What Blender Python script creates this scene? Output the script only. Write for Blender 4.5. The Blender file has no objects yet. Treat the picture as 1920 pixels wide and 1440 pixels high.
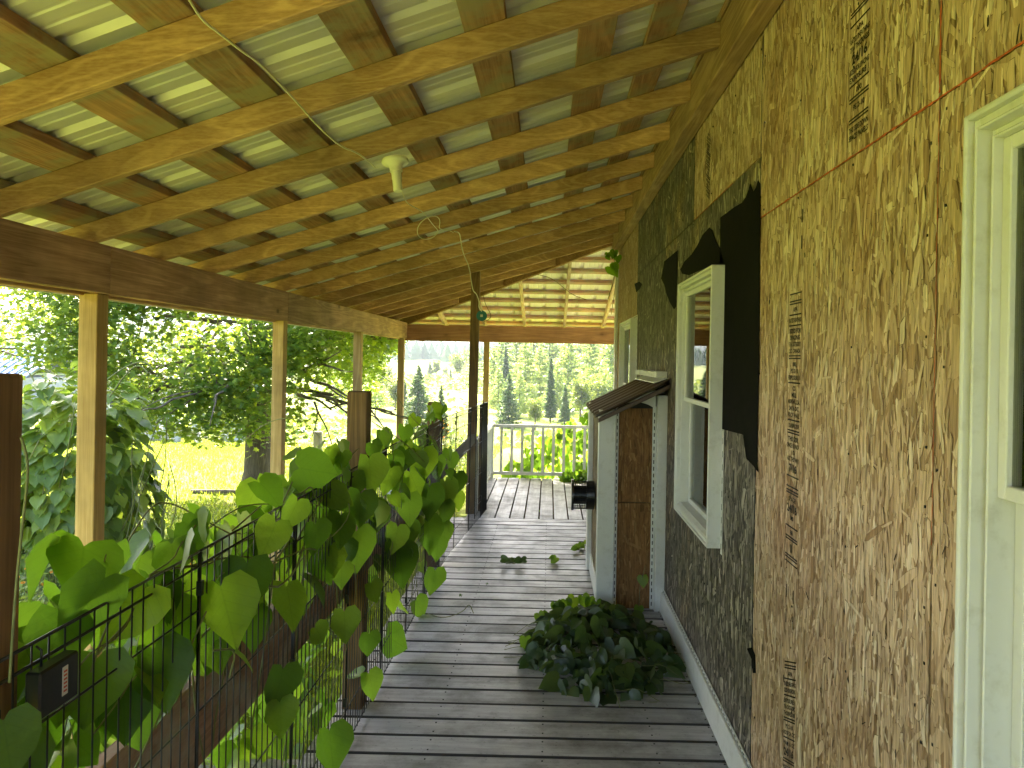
import bpy, math, random
import numpy as np
from mathutils import Vector, Matrix, Euler
random.seed(7)
rng = np.random.default_rng(7)
SC = bpy.context.scene
COL = SC.collection
R = math.radians

# ------------------------------------------------------------------ camera
F = 1387.0; CX, CY = 1030.0, 674.0; ROLL = 0.018; H = 1.54
cam = bpy.data.cameras.new('camera'); cam.sensor_width = 36; cam.lens = F/1920*36
cam.shift_x = -(CX-960)/1920; cam.shift_y = -(720-CY)/1920
cam.clip_start = 0.05; cam.clip_end = 5000
co = bpy.data.objects.new('camera', cam); COL.objects.link(co); SC.camera = co
c_, s_ = math.cos(ROLL), math.sin(ROLL)
co.matrix_world = Matrix(((c_, -s_, 0, 0), (0, 0, -1, 0), (s_, c_, 0, H), (0, 0, 0, 1)))

# ------------------------------------------------------------------ sky, sun, exposure
SUN = Vector((-0.38, 0.70, 0.53)).normalized()          # towards the sun
elev = math.asin(SUN.z); az = math.atan2(SUN.x, SUN.y)
W = bpy.data.worlds.new("World"); SC.world = W; W.use_nodes = True
nt = W.node_tree; bg = nt.nodes['Background']
sky = nt.nodes.new('ShaderNodeTexSky'); sky.sky_type = 'NISHITA'; sky.sun_disc = False
sky.sun_elevation = elev; sky.sun_rotation = az
sky.air_density = 1.0; sky.dust_density = 3.0; sky.ozone_density = 1.0
nt.links.new(sky.outputs[0], bg.inputs[0]); bg.inputs[1].default_value = 0.14
sl = bpy.data.lights.new('sun', 'SUN'); sl.energy = 5.0; sl.angle = R(0.55); sl.color = (1.0, 0.92, 0.80)
so = bpy.data.objects.new('sun', sl); COL.objects.link(so)
so.rotation_euler = SUN.to_track_quat('Z', 'Y').to_euler()
SC.view_settings.view_transform = 'Standard'; SC.view_settings.look = 'None'
SC.view_settings.gamma = 1; SC.view_settings.use_curve_mapping = False
SC.view_settings.exposure = 3.0
SC.cycles.max_bounces = 10; SC.cycles.diffuse_bounces = 6; SC.cycles.glossy_bounces = 4
SC.cycles.transmission_bounces = 6; SC.cycles.transparent_max_bounces = 8
SC.cycles.volume_bounces = 0
SC.cycles.sample_clamp_indirect = 6

# ------------------------------------------------------------------ helpers
def ray(px, py):
    du, dv = px-CX, py-CY
    u = du*c_+dv*s_; v = -du*s_+dv*c_
    return Vector((u/F, 1.0, -v/F))
def at(px, py, Y):
    d = ray(px, py); return Vector((d.x*Y, Y, H+d.z*Y))
def on_wall(px, py, X=.73):
    d = ray(px, py); return at(px, py, X/d.x)
def on_z(px, py, z=0.0):
    d = ray(px, py); return at(px, py, (z-H)/d.z)
def tag(o, label=None, cat=None, group=None, kind=None):
    if label: o['label'] = label
    if cat: o['category'] = cat
    if group: o['group'] = group
    if kind: o['kind'] = kind
    return o
def empty(name, loc=(0, 0, 0), rz=0):
    o = bpy.data.objects.new(name, None); COL.objects.link(o)
    o.location = loc; o.rotation_euler = (0, 0, rz); o.empty_display_size = .2
    return o
def link(name, me, parent=None):
    o = bpy.data.objects.new(name, me); COL.objects.link(o)
    if parent is not None: o.parent = parent
    return o
class MB:
    def __init__(s): s.v = []; s.f = []; s.sm = []
    def add(s, vs, fs, smooth=False):
        n = len(s.v); s.v += [tuple(v) for v in vs]
        for f in fs: s.f.append(tuple(i+n for i in f)); s.sm.append(smooth)
        return s
    def hexa(s, p):
        return s.add(p, [(0, 3, 2, 1), (4, 5, 6, 7), (0, 1, 5, 4), (1, 2, 6, 5), (2, 3, 7, 6), (3, 0, 4, 7)])
    def box(s, x0, x1, y0, y1, z0, z1):
        x0, x1 = min(x0, x1), max(x0, x1); y0, y1 = min(y0, y1), max(y0, y1); z0, z1 = min(z0, z1), max(z0, z1)
        return s.hexa([(x0, y0, z0), (x1, y0, z0), (x1, y1, z0), (x0, y1, z0), (x0, y0, z1), (x1, y0, z1), (x1, y1, z1), (x0, y1, z1)])
    def tube(s, path, r, n=6, cap=True, smooth=True):
        path = [Vector(p) for p in path]; rings = []
        rr = r if isinstance(r, (list, tuple)) else [r]*len(path)
        prev = None; vs = []; fs = []
        for i, p in enumerate(path):
            d = (path[min(i+1, len(path)-1)]-path[max(i-1, 0)])
            d = d.normalized() if d.length > 1e-9 else Vector((0, 0, 1))
            if prev is None:
                a = Vector((1, 0, 0)) if abs(d.x) < .8 else Vector((0, 1, 0))
                a = (a-d*a.dot(d)).normalized()
            else:
                a = prev-d*prev.dot(d)
                a = a.normalized() if a.length > 1e-6 else Vector((1, 0, 0))
            prev = a; b = d.cross(a)
            for k in range(n):
                t = 2*math.pi*k/n; vs.append(p+(a*math.cos(t)+b*math.sin(t))*rr[i])
        for i in range(len(path)-1):
            for k in range(n):
                k2 = (k+1) % n; fs.append((i*n+k, i*n+k2, (i+1)*n+k2, (i+1)*n+k))
        if cap:
            fs.append(tuple(range(n))[::-1]); fs.append(tuple((len(path)-1)*n+k for k in range(n)))
        return s.add(vs, fs, smooth)
    def mesh(s, name, mat):
        me = bpy.data.meshes.new(name); me.from_pydata(s.v, [], s.f)
        me.polygons.foreach_set('use_smooth', s.sm)
        if mat is not None: me.materials.append(mat)
        me.update(); return me
    def build(s, name, mat, parent=None, bevel=0, seg=1):
        o = link(name, s.mesh(name, mat), parent)
        if bevel:
            m = o.modifiers.new('bevel', 'BEVEL'); m.width = bevel; m.segments = seg; m.limit_method = 'ANGLE'
        return o
def arr_mesh(name, V, mat, attr=None, smooth=False):
    """V: (N,k,3) polygons; attr: dict of per-face float arrays"""
    n, k, _ = V.shape
    me = bpy.data.meshes.new(name)
    me.vertices.add(n*k); me.vertices.foreach_set('co', V.reshape(-1).astype(np.float32))
    me.loops.add(n*k); me.loops.foreach_set('vertex_index', np.arange(n*k, dtype=np.int32))
    me.polygons.add(n); me.polygons.foreach_set('loop_start', np.arange(0, n*k, k, dtype=np.int32))
    if attr:
        for a, val in attr.items():
            at_ = me.attributes.new(a, 'FLOAT', 'FACE'); at_.data.foreach_set('value', val.astype(np.float32))
    me.materials.append(mat); me.update(calc_edges=True); me.validate()
    return me

# ---- node helpers
def mat(name):
    m = bpy.data.materials.new(name); m.use_nodes = True
    nt = m.node_tree; b = nt.nodes['Principled BSDF']
    return m, nt, b
def N(nt, t, **kw):
    n = nt.nodes.new(t)
    for k, v in kw.items(): setattr(n, k, v)
    return n
def ramp(nt, fac, stops):
    r = N(nt, 'ShaderNodeValToRGB'); cr = r.color_ramp
    while len(cr.elements) > 1: cr.elements.remove(cr.elements[-1])
    cr.elements[0].position = stops[0][0]; cr.elements[0].color = (*stops[0][1], 1)
    for p, c in stops[1:]:
        e = cr.elements.new(p); e.color = (*c, 1)
    nt.links.new(fac, r.inputs[0]); return r.outputs[0]
def g3(v): return (v, v, v)
def coords(nt, scale=(1, 1, 1), rnd=True):
    tc = N(nt, 'ShaderNodeTexCoord'); mp = N(nt, 'ShaderNodeMapping'); mp.inputs['Scale'].default_value = scale
    if rnd:
        oi = N(nt, 'ShaderNodeObjectInfo'); mu = N(nt, 'ShaderNodeMath', operation='MULTIPLY'); mu.inputs[1].default_value = 57.0
        nt.links.new(oi.outputs['Random'], mu.inputs[0])
        ad = N(nt, 'ShaderNodeVectorMath', operation='ADD')
        nt.links.new(tc.outputs['Object'], ad.inputs[0]); nt.links.new(mu.outputs[0], ad.inputs[1])
        nt.links.new(ad.outputs[0], mp.inputs[0])
    else: nt.links.new(tc.outputs['Object'], mp.inputs[0])
    return mp.outputs[0]
def noise(nt, vec, scale, detail=4, rough=.55, dist=0):
    n = N(nt, 'ShaderNodeTexNoise'); n.inputs['Scale'].default_value = scale; n.inputs['Detail'].default_value = detail
    n.inputs['Roughness'].default_value = rough; n.inputs['Distortion'].default_value = dist
    nt.links.new(vec, n.inputs['Vector']); return n.outputs[0]
def mixc(nt, fac, a, b, mode='MIX'):
    m = N(nt, 'ShaderNodeMix', data_type='RGBA', blend_type=mode)
    for sock, v in ((m.inputs[0], fac), (m.inputs[6], a), (m.inputs[7], b)):
        if isinstance(v, (int, float)): sock.default_value = v
        elif isinstance(v, tuple): sock.default_value = (*v, 1)
        else: nt.links.new(v, sock)
    return m.outputs[2]
def bump(nt, b, h, strength=.3, dist=.002):
    n = N(nt, 'ShaderNodeBump'); n.inputs['Strength'].default_value = strength; n.inputs['Distance'].default_value = dist
    nt.links.new(h, n.inputs['Height']); nt.links.new(n.outputs[0], b.inputs['Normal'])

def wood(name, lo, hi, axis, knots=.5, rough=.75, weather=None, grain=1.0, saw=False):
    """grain runs along axis; lo/hi = dark/light wood colours"""
    m, nt, b = mat(name)
    st = [1.0, 1.0, 1.0]; st[axis] = 0.07
    v = coords(nt, tuple(st))
    n1 = noise(nt, v, 7*grain, 2, .45, .5)
    wv = N(nt, 'ShaderNodeMath', operation='MULTIPLY'); wv.inputs[1].default_value = 60.0
    nt.links.new(n1, wv.inputs[0])
    sn = N(nt, 'ShaderNodeMath', operation='SINE'); nt.links.new(wv.outputs[0], sn.inputs[0])
    ring = ramp(nt, sn.outputs[0], [(0, g3(0.25)), (.75, g3(.8)), (1, g3(1))])
    st2 = [1.0, 1.0, 1.0]; st2[axis] = 0.03
    v2 = coords(nt, tuple(st2)); n2 = noise(nt, v2, 160, 3, .6)
    st3 = [1, 1, 1]; v3 = coords(nt, (1, 1, 1)); n3 = noise(nt, v3, 2.2, 4, .6)
    f = mixc(nt, .72, ring, n2)
    col = ramp(nt, f, [(.25, lo), (.7, hi)])
    tone = ramp(nt, n3, [(.3, g3(.62)), (.7, g3(1.12))])
    col = mixc(nt, 1.0, col, tone, 'MULTIPLY')
    oi = N(nt, 'ShaderNodeObjectInfo'); t2 = ramp(nt, oi.outputs['Random'], [(0, (.74, .74, .72)), (.5, (1, .95, .9)), (1, (1.12, 1.1, 1.0))])
    col = mixc(nt, 1.0, col, t2, 'MULTIPLY')
    if knots:
        kk = [1.0, 1.0, 1.0]; kk[axis] = .55; kk[{0: 1, 1: 0, 2: 1}[axis]] = 0.0
        vk = coords(nt, tuple(kk)); vo = N(nt, 'ShaderNodeTexVoronoi'); vo.inputs['Scale'].default_value = 4.6
        nt.links.new(vk, vo.inputs['Vector'])
        kf = ramp(nt, vo.outputs['Distance'], [(.0, g3(1)), (.055, g3(.95)), (.085, g3(.35)), (.15, g3(.12)), (.22, g3(0))])
        mk = N(nt, 'ShaderNodeMath', operation='MULTIPLY'); mk.inputs[1].default_value = knots
        nt.links.new(kf, mk.inputs[0])
        col = mixc(nt, mk.outputs[0], col, tuple(c*.3 for c in lo))
    if weather:
        nw = noise(nt, v3, 5, 5, .65); fw = ramp(nt, nw, [(.45, g3(0)), (.62, g3(.8))])
        col = mixc(nt, fw, col, weather)
    nt.links.new(col, b.inputs['Base Color']); b.inputs['Roughness'].default_value = rough
    b.inputs['Specular IOR Level'].default_value = .3
    if saw:
        sv = [.12, .12, .12]; sv[axis] = 1.6
        vs = coords(nt, tuple(sv)); ns = noise(nt, vs, 60, 2, .5)
        f = mixc(nt, .4, f, ns)
    bump(nt, b, f, .35, .0015)
    return m

M = {}
M['rafter'] = wood('rafter_wood', (.38, .205, .105), (.64, .405, .225), 0, .6, saw=True)
M['purlin'] = wood('purlin_wood', (.25, .13, .07), (.50, .29, .16), 1, .6, weather=(.30, .27, .17))
M['beam'] = wood('beam_wood', (.33, .18, .11), (.64, .40, .26), 1, .8)
M['beamx'] = wood('beam_wood_far', (.26, .13, .07), (.44, .24, .13), 0, .5)
M['hip'] = wood('hip_wood', (.22, .115, .055), (.40, .23, .11), 0, .5)
M['rafter2'] = wood('rafter_pale_wood', (.58, .38, .31), (.80, .62, .52), 1, .5)
M['purlin2'] = wood('purlin_pink_wood', (.52, .28, .23), (.76, .47, .40), 0, .5, weather=(.40, .35, .28))
M['post'] = wood('post_wood', (.42, .26, .09), (.66, .46, .20), 2, .35, grain=.7)
M['stump'] = wood('weathered_post_wood', (.11, .065, .035), (.26, .155, .08), 2, .5)
M['rail'] = wood('rail_wood', (.22, .125, .085), (.44, .27, .19), 1, .3, weather=(.36, .33, .28))
M['ledger'] = wood('ledger_wood', (.34, .19, .08), (.60, .38, .19), 1, .4, saw=True)
M['greypost'] = wood('grey_post_wood', (.22, .20, .16), (.42, .38, .30), 2, .3)

def plain(name, col, rough=.5, metal=0, spec=.5, var=.12, scale=6, dirt=None):
    m, nt, b = mat(name)
    v = coords(nt, (1, 1, 1)); n = noise(nt, v, scale, 5, .6)
    c = ramp(nt, n, [(.3, tuple(x*(1-var) for x in col)), (.7, tuple(min(1, x*(1+var)) for x in col))])
    if dirt:
        n2 = noise(nt, v, scale*3.1, 6, .7); f = ramp(nt, n2, [(.52, g3(0)), (.74, g3(.75))]); c = mixc(nt, f, c, dirt)
    nt.links.new(c, b.inputs['Base Color']); b.inputs['Roughness'].default_value = rough
    b.inputs['Metallic'].default_value = metal; b.inputs['Specular IOR Level'].default_value = spec
    return m

# painted deck
def deck_mat(axis):
    m, nt, b = mat('worn_grey_deck_paint_%d' % axis)
    st = [1.0, 1.0, 1.0]; st[axis] = .08
    v = coords(nt, tuple(st)); n1 = noise(nt, v, 26, 6, .65); v3 = coords(nt, (1, 1, 1)); n3 = noise(nt, v3, 5, 6, .65)
    n4 = noise(nt, v3, 60, 3, .6)
    col = ramp(nt, n1, [(.28, (.28, .262, .26)), (.5, (.42, .40, .40)), (.72, (.56, .54, .54))])
    dirt = ramp(nt, n3, [(.34, (.42, .42, .38)), (.55, g3(1))])
    col = mixc(nt, .8, col, dirt, 'MULTIPLY')
    speck = ramp(nt, n4, [(.3, g3(.35)), (.36, g3(1))])
    col = mixc(nt, .7, col, speck, 'MULTIPLY')
    oi = N(nt, 'ShaderNodeObjectInfo'); t2 = ramp(nt, oi.outputs['Random'], [(0, g3(.82)), (1, g3(1.1))])
    col = mixc(nt, 1.0, col, t2, 'MULTIPLY')
    nt.links.new(col, b.inputs['Base Color'])
    rr = ramp(nt, n3, [(.3, g3(.62)), (.7, g3(.36))]); nt.links.new(rr, b.inputs['Roughness'])
    bump(nt, b, n1, .35, .0015)
    return m
M['deck'] = deck_mat(0); M['deck_y'] = deck_mat(1); M['board_edge'] = plain('dirty_shaded_edge', (.05, .045, .038), .95)  # dirty side wood, darkened further to paint the shade in the gaps
def dark_sides(me, axis):
    me.materials.append(M['board_edge'])
    for p in me.polygons:
        if abs(p.normal[axis]) > .7: p.material_index = 1
    return me

def osb(name, cols, stain, dark=0.0, stainpos=(.52, .68)):
    m, nt, b = mat(name)
    at_ = N(nt, 'ShaderNodeAttribute', attribute_name='tone')
    v = coords(nt, (1, 1, .06), rnd=False); n1 = noise(nt, v, 170, 3, .6)
    v3 = coords(nt, (1, 1, .6), rnd=False); n3 = noise(nt, v3, 1.8, 5, .65)
    col = ramp(nt, at_.outputs['Fac'], cols)
    gr = ramp(nt, n1, [(.3, g3(.42)), (.5, g3(.95)), (.7, g3(1.22))])
    col = mixc(nt, .85, col, gr, 'MULTIPLY')
    sf = ramp(nt, n3, [(stainpos[0], g3(0)), (stainpos[1], g3(1))])
    col = mixc(nt, sf, col, mixc(nt, .8, col, stain, 'MULTIPLY'))
    nt.links.new(col, b.inputs['Base Color']); b.inputs['Roughness'].default_value = .7
    b.inputs['Specular IOR Level'].default_value = .25
    bump(nt, b, n1, .4, .001)
    return m
M['osb'] = osb('strand_board', [(0, (.12, .07, .04)), (.12, (.36, .22, .12)), (.5, (.56, .385, .245)), (.85, (.69, .505, .34)), (1, (.78, .62, .45))], (.80, .68, .62))
M['osbw'] = osb('weathered_strand_board', [(0, (.025, .021, .018)), (.2, (.08, .068, .056)), (.55, (.165, .14, .115)), (.85, (.27, .235, .185)), (1, (.44, .39, .31))], (1.9, 1.45, .85))
M['osbm'] = osb('aged_strand_board', [(0, (.09, .055, .03)), (.2, (.22, .15, .09)), (.6, (.33, .24, .15)), (1, (.50, .41, .29))], (.5, .45, .40))
M['osbo'] = osb('orange_strand_board', [(0, (.13, .06, .015)), (.2, (.21, .10, .03)), (.7, (.27, .135, .045)), (1, (.34, .19, .07))], (.6, .6, .6))

M['vinyl'] = plain('white_vinyl', (.68, .67, .62), .45, var=.03, dirt=(.52, .50, .42))
M['paintw'] = plain('white_paint', (.66, .65, .62), .5, var=.05, dirt=(.45, .43, .38))
M['slot'] = plain('slot_dark', (.03, .03, .028), .9)
M['dark'] = plain('dark_interior', (.035, .035, .03), .9)
M['felt'] = plain('black_felt', (.005, .0045, .004), .85, var=.4, scale=14, dirt=(.012, .011, .009), spec=.08)
M['red'] = plain('red_edge_paint', (.50, .10, .03), .8, var=.4, scale=40)
M['wire'] = plain('black_wire', (.012, .012, .012), .35)
M['ink'] = plain('black_ink', (.035, .028, .018), .8)
M['cable'] = plain('cream_cable', (.66, .60, .42), .5, var=.05)
M['plastic'] = plain('black_plastic', (.012, .012, .013), .3)
M['teal'] = plain('teal_plastic', (.0, .14, .15), .4)
M['brownmetal'] = plain('brown_metal', (.075, .045, .03), .45, metal=.2, var=.25)
M['porcelain'] = plain('cream_porcelain', (.75, .72, .55), .35, var=.03)
M['foam'] = plain('white_foam', (.74, .72, .66), .9, var=.1, scale=30)
M['sticker'] = plain('sticker', (.6, .58, .55), .6, var=.02)
M['stick_red'] = plain('sticker_red', (.45, .08, .05), .6)
M['rubber'] = plain('dry_leaf', (.10, .07, .04), .8, var=.3)
M['redthing'] = plain('faded_red', (.55, .10, .10), .5)

def metal_sheet(name, axis, cols, mt=.55, r0=.55):
    m, nt, b = mat(name)
    st = [1.0, 1.0, 1.0]; st[axis] = .05
    v = coords(nt, tuple(st), rnd=False); n = noise(nt, v, 7, 4, .6)
    c = ramp(nt, n, [(.3, cols[0]), (.7, cols[1])])
    nt.links.new(c, b.inputs['Base Color']); b.inputs['Metallic'].default_value = mt
    r = ramp(nt, n, [(.3, g3(r0)), (.7, g3(r0-.14))]); nt.links.new(r, b.inputs['Roughness'])
    v2 = coords(nt, (1, 1, 1), rnd=False)
    return m
M['tin'] = metal_sheet('galvalume', 0, ((.58, .55, .54), (.70, .67, .66)), .35, .62)
M['tin2'] = metal_sheet('bounce_lit_roof_metal', 1, ((.84, .74, .78), (.93, .84, .88)), .0, .6)  # far-slope copy of the metal, whitened to put bounced light into its colour

m, nt, b = mat('window_glass')
tr = N(nt, 'ShaderNodeBsdfTransparent'); tr.inputs[0].default_value = (.72, .75, .72, 1)
gl = N(nt, 'ShaderNodeBsdfGlossy'); gl.inputs['Roughness'].default_value = .01
fr = N(nt, 'ShaderNodeFresnel'); fr.inputs[0].default_value = 1.55
mx = N(nt, 'ShaderNodeMixShader'); nt.links.new(fr.outputs[0], mx.inputs[0]); nt.links.new(tr.outputs[0], mx.inputs[1]); nt.links.new(gl.outputs[0], mx.inputs[2])
nt.links.new(mx.outputs[0], nt.nodes['Material Output'].inputs[0]); M['glass'] = m

def leaf_mat(name, refl, trans, rnd='object', veins=True, gloss=.25, trw=.5):
    m = bpy.data.materials.new(name); m.use_nodes = True; nt = m.node_tree; nt.nodes.clear()
    out = N(nt, 'ShaderNodeOutputMaterial')
    if rnd == 'object': r = N(nt, 'ShaderNodeObjectInfo').outputs['Random']
    else: r = N(nt, 'ShaderNodeAttribute', attribute_name='rnd').outputs['Fac']
    tone = ramp(nt, r, [(0, (.42, .5, .42)), (.3, (.8, .88, .7)), (.6, (1.0, 1.0, .9)), (1, (1.5, 1.32, .85))])
    c1 = mixc(nt, 1.0, tone, refl, 'MULTIPLY'); c2 = mixc(nt, 1.0, tone, trans, 'MULTIPLY')
    if veins:
        uv = N(nt, 'ShaderNodeTexCoord'); sx = N(nt, 'ShaderNodeSeparateXYZ'); nt.links.new(uv.outputs['UV'], sx.inputs[0])
        ax = N(nt, 'ShaderNodeMath', operation='ABSOLUTE'); nt.links.new(sx.outputs[0], ax.inputs[0])
        k = N(nt, 'ShaderNodeMath', operation='MULTIPLY'); k.inputs[1].default_value = .75; nt.links.new(ax.outputs[0], k.inputs[0])
        d = N(nt, 'ShaderNodeMath', operation='SUBTRACT'); nt.links.new(sx.outputs[1], d.inputs[0]); nt.links.new(k.outputs[0], d.inputs[1])
        w = N(nt, 'ShaderNodeMath', operation='MULTIPLY'); w.inputs[1].default_value = 34; nt.links.new(d.outputs[0], w.inputs[0])
        s = N(nt, 'ShaderNodeMath', operation='SINE'); nt.links.new(w.outputs[0], s.inputs[0])
        v1 = ramp(nt, s.outputs[0], [(.93, g3(0)), (1, g3(.5))]); v2 = ramp(nt, ax.outputs[0], [(0, g3(.7)), (.025, g3(0))])
        vv = mixc(nt, 1.0, v1, v2, 'ADD')
        c1 = mixc(nt, vv, c1, mixc(nt, 1.0, c1, (1.7, 1.5, 1.4), 'MULTIPLY')); c2 = mixc(nt, vv, c2, mixc(nt, 1.0, c2, (.6, .65, .6), 'MULTIPLY'))
    df = N(nt, 'ShaderNodeBsdfDiffuse'); tl = N(nt, 'ShaderNodeBsdfTranslucent'); nt.links.new(c1, df.inputs[0]); nt.links.new(c2, tl.inputs[0])
    mx = N(nt, 'ShaderNodeMixShader'); mx.inputs[0].default_value = trw; nt.links.new(df.outputs[0], mx.inputs[1]); nt.links.new(tl.outputs[0], mx.inputs[2])
    if veins:
        tcn = N(nt, 'ShaderNodeTexCoord'); nz = N(nt, 'ShaderNodeTexNoise'); nz.inputs['Scale'].default_value = 5; nt.links.new(tcn.outputs['UV'], nz.inputs['Vector'])
        bp = N(nt, 'ShaderNodeBump'); bp.inputs['Strength'].default_value = .25; bp.inputs['Distance'].default_value = .012; nt.links.new(nz.outputs[0], bp.inputs['Height'])
        nt.links.new(bp.outputs[0], df.inputs['Normal']); nt.links.new(bp.outputs[0], tl.inputs['Normal'])
    gl = N(nt, 'ShaderNodeBsdfGlossy'); gl.inputs['Roughness'].default_value = .38; fr = N(nt, 'ShaderNodeFresnel'); fr.inputs[0].default_value = 1.4
    mu = N(nt, 'ShaderNodeMath', operation='MULTIPLY'); mu.inputs[1].default_value = gloss*2; nt.links.new(fr.outputs[0], mu.inputs[0])
    mn_ = N(nt, 'ShaderNodeMath', operation='MINIMUM'); mn_.inputs[1].default_value = .13; nt.links.new(mu.outputs[0], mn_.inputs[0]); mu = mn_
    m2 = N(nt, 'ShaderNodeMixShader'); nt.links.new(mu.outputs[0], m2.inputs[0]); nt.links.new(mx.outputs[0], m2.inputs[1]); nt.links.new(gl.outputs[0], m2.inputs[2])
    nt.links.new(m2.outputs[0], out.inputs[0]); return m
M['leaf'] = leaf_mat('vine_leaf', (.085, .15, .028), (.30, .50, .035))
M['leafs'] = leaf_mat('vine_leaf_mass', (.085, .15, .028), (.30, .50, .035), 'attr')
M['leafb'] = leaf_mat('bush_leaf', (.18, .26, .055), (.40, .52, .06), gloss=.5)
M['leafbs'] = leaf_mat('bush_leaf_mass', (.18, .26, .055), (.40, .52, .06), 'attr', gloss=.5)
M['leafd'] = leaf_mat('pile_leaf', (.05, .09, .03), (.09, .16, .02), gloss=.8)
M['maple'] = leaf_mat('maple_leaf', (.10, .17, .04), (.42, .55, .06), 'attr', veins=False, gloss=.25)
M['needle'] = leaf_mat('needles', (.10, .165, .075), (.20, .30, .10), 'attr', veins=False, gloss=.15, trw=.35)
M['needle2'] = leaf_mat('pine_needles', (.24, .32, .09), (.46, .55, .14), 'attr', veins=False, gloss=.2, trw=.55)
M['broad'] = leaf_mat('far_broadleaf', (.11, .15, .035), (.30, .38, .06), 'attr', veins=False, gloss=.15)
M['grassb'] = leaf_mat('grass_blade', (.17, .23, .025), (.40, .48, .05), 'attr', veins=False, gloss=.15)
M['weed'] = leaf_mat('weed_leaf', (.17, .24, .07), (.36, .48, .08), 'attr', veins=False, gloss=.2)
M['petal'] = leaf_mat('orange_petal', (.75, .36, .08), (.7, .35, .06), 'attr', veins=False, gloss=.1)
M['stem'] = plain('vine_stem', (.16, .17, .05), .6, var=.3, scale=20)
M['bark'] = wood('bark', (.07, .055, .04), (.24, .20, .15), 2, 0, rough=.95, grain=2.2)

# =================================================================== the ground
def gz(x, y):
    t = min(1, max(0, (y-13)/24)); t = t*t*(3-2*t)
    z = -.6-1.7*t*(1 if x > -9 else max(.45, 1-(-9-x)*.02))
    if y > 60: z += (min(y, 150)-60)*.013
    if y > 150: z += (y-150)*.012
    return z + .05*math.sin(x*.7)*math.cos(y*.45)*min(1, max(0, (y-8)/10))
gm, nt, b = mat('meadow')
v = coords(nt, (1, 1, 1), rnd=False)
n1 = noise(nt, v, .35, 6, .65); n2 = noise(nt, v, 14, 6, .7)
c = ramp(nt, n1, [(.32, (.15, .20, .02)), (.5, (.24, .29, .035)), (.68, (.34, .34, .07))])
c = mixc(nt, 1.0, c, ramp(nt, n2, [(.3, g3(.55)), (.6, g3(1.15))]), 'MULTIPLY')
nt.links.new(c, b.inputs['Base Color']); b.inputs['Roughness'].default_value = .9; b.inputs['Specular IOR Level'].default_value = .1
bump(nt, b, n2, .6, .05)
xs = np.unique(np.concatenate([np.linspace(-40, 30, 71), np.linspace(-900, -40, 30), np.linspace(30, 900, 30)]))
ys = np.unique(np.concatenate([np.linspace(-30, 60, 61), np.linspace(60, 200, 20), np.linspace(200, 1400, 12)]))
V = [(x, y, gz(x, y)) for y in ys for x in xs]; nx = len(xs)
Fc = [(j*nx+i, j*nx+i+1, (j+1)*nx+i+1, (j+1)*nx+i) for j in range(len(ys)-1) for i in range(nx-1)]
g = MB(); g.add(V, Fc, True); tag(g.build('ground', gm), kind='structure')

# far hill
hm, nt, b = mat('wooded_hill')
v = coords(nt, (1, 1, 1), rnd=False); n1 = noise(nt, v, .06, 8, .75); n2 = noise(nt, v, .008, 4)
c = ramp(nt, n1, [(.35, (.012, .022, .014)), (.5, (.03, .05, .025)), (.68, (.065, .09, .04))])
nt.links.new(c, b.inputs['Base Color']); b.inputs['Roughness'].default_value = 1; b.inputs['Specular IOR Level'].default_value = 0
xs = np.linspace(-1100, 900, 260); ys = np.linspace(420, 1000, 60); V = []
import mathutils.noise as mn
for j, y in enumerate(ys):
    for x in xs:
        t = min(1, (y-420)/420); t = t*t*(3-2*t)
        hgt = 46+16*mn.noise(Vector((x*.0035, y*.002, 1)))+10*mn.noise(Vector((x*.01, y*.006, 3)))
        V.append((x, y, -2+t*hgt+ (3.2*mn.noise(Vector((x*.11, y*.09, 5)))+2.2*mn.noise(Vector((x*.31, y*.2, 9))))*min(1, t*8+.1)))
nx = len(xs)
Fc = [(j*nx+i, j*nx+i+1, (j+1)*nx+i+1, (j+1)*nx+i) for j in range(len(ys)-1) for i in range(nx-1)]
g = MB(); g.add(V, Fc, True); tag(g.build('hills', hm), kind='structure')

# =================================================================== deck
deck = empty('deck', (0, 0, 0)); tag(deck, 'weathered grey painted porch deck of narrow boards', None, kind='structure')
fr_ = MB()
for X in (-.86, -.45, 0, .45, .70): fr_.box(X-.019, X+.019, -2.4, 7.1, -.20, -.034)
for X in (-.74, -.2, .4, 1.0, 2.0, 3.0): fr_.box(X-.019, X+.019, 7.12, 9.58, -.20, -.034)
fr_.box(-.925, -.885, -2.4, 7.1, -.22, -.036); fr_.box(-.80, 3.2, 9.60, 9.64, -.22, -.036)
for Y in (-2, .2, 2.4, 4.6, 6.8, 9.4): fr_.box(-.90, -.80, Y, Y+.1, -.9, -.205)
fr_.box(-.905, -.888, -2.4, 7.1, -.75, -.225); fr_.box(-.80, 3.2, 9.645, 9.66, -.9, -.05); fr_.box(-.80, -.785, 7.1, 9.6, -.9, -.22)  # skirt boards added to stop light showing through the deck gaps
fr_.build('joists_and_light_skirt', M['stump'], deck)
BP = .1425
proto = {}
def deck_board(L, Wd):
    k = (round(L, 2), round(Wd, 4))
    if k not in proto:
        d = MB().box(-L/2, L/2, 0, Wd, -.032, 0); proto[k] = dark_sides(d.mesh('deck_board', M['deck']), 1)
    return proto[k]
y = -2.4; i = 0
while y < 7.12:
    w = BP-.0135
    o = link('deck_board', deck_board(1.66, w), deck)
    o.location = (-.09, y, random.uniform(-.0012, .0012)); o.rotation_euler = (random.uniform(-.004, .004), 0, -.012+random.uniform(-.001, .001))
    mo = o.modifiers.new('bevel', 'BEVEL'); mo.width = .003; mo.segments = 1
    y += BP; i += 1
me = MB().box(0, BP-.011, 0, 2.42, -.032, 0).mesh('deck_board_long', M['deck_y']); dark_sides(me, 0)
x = -.78
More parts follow.
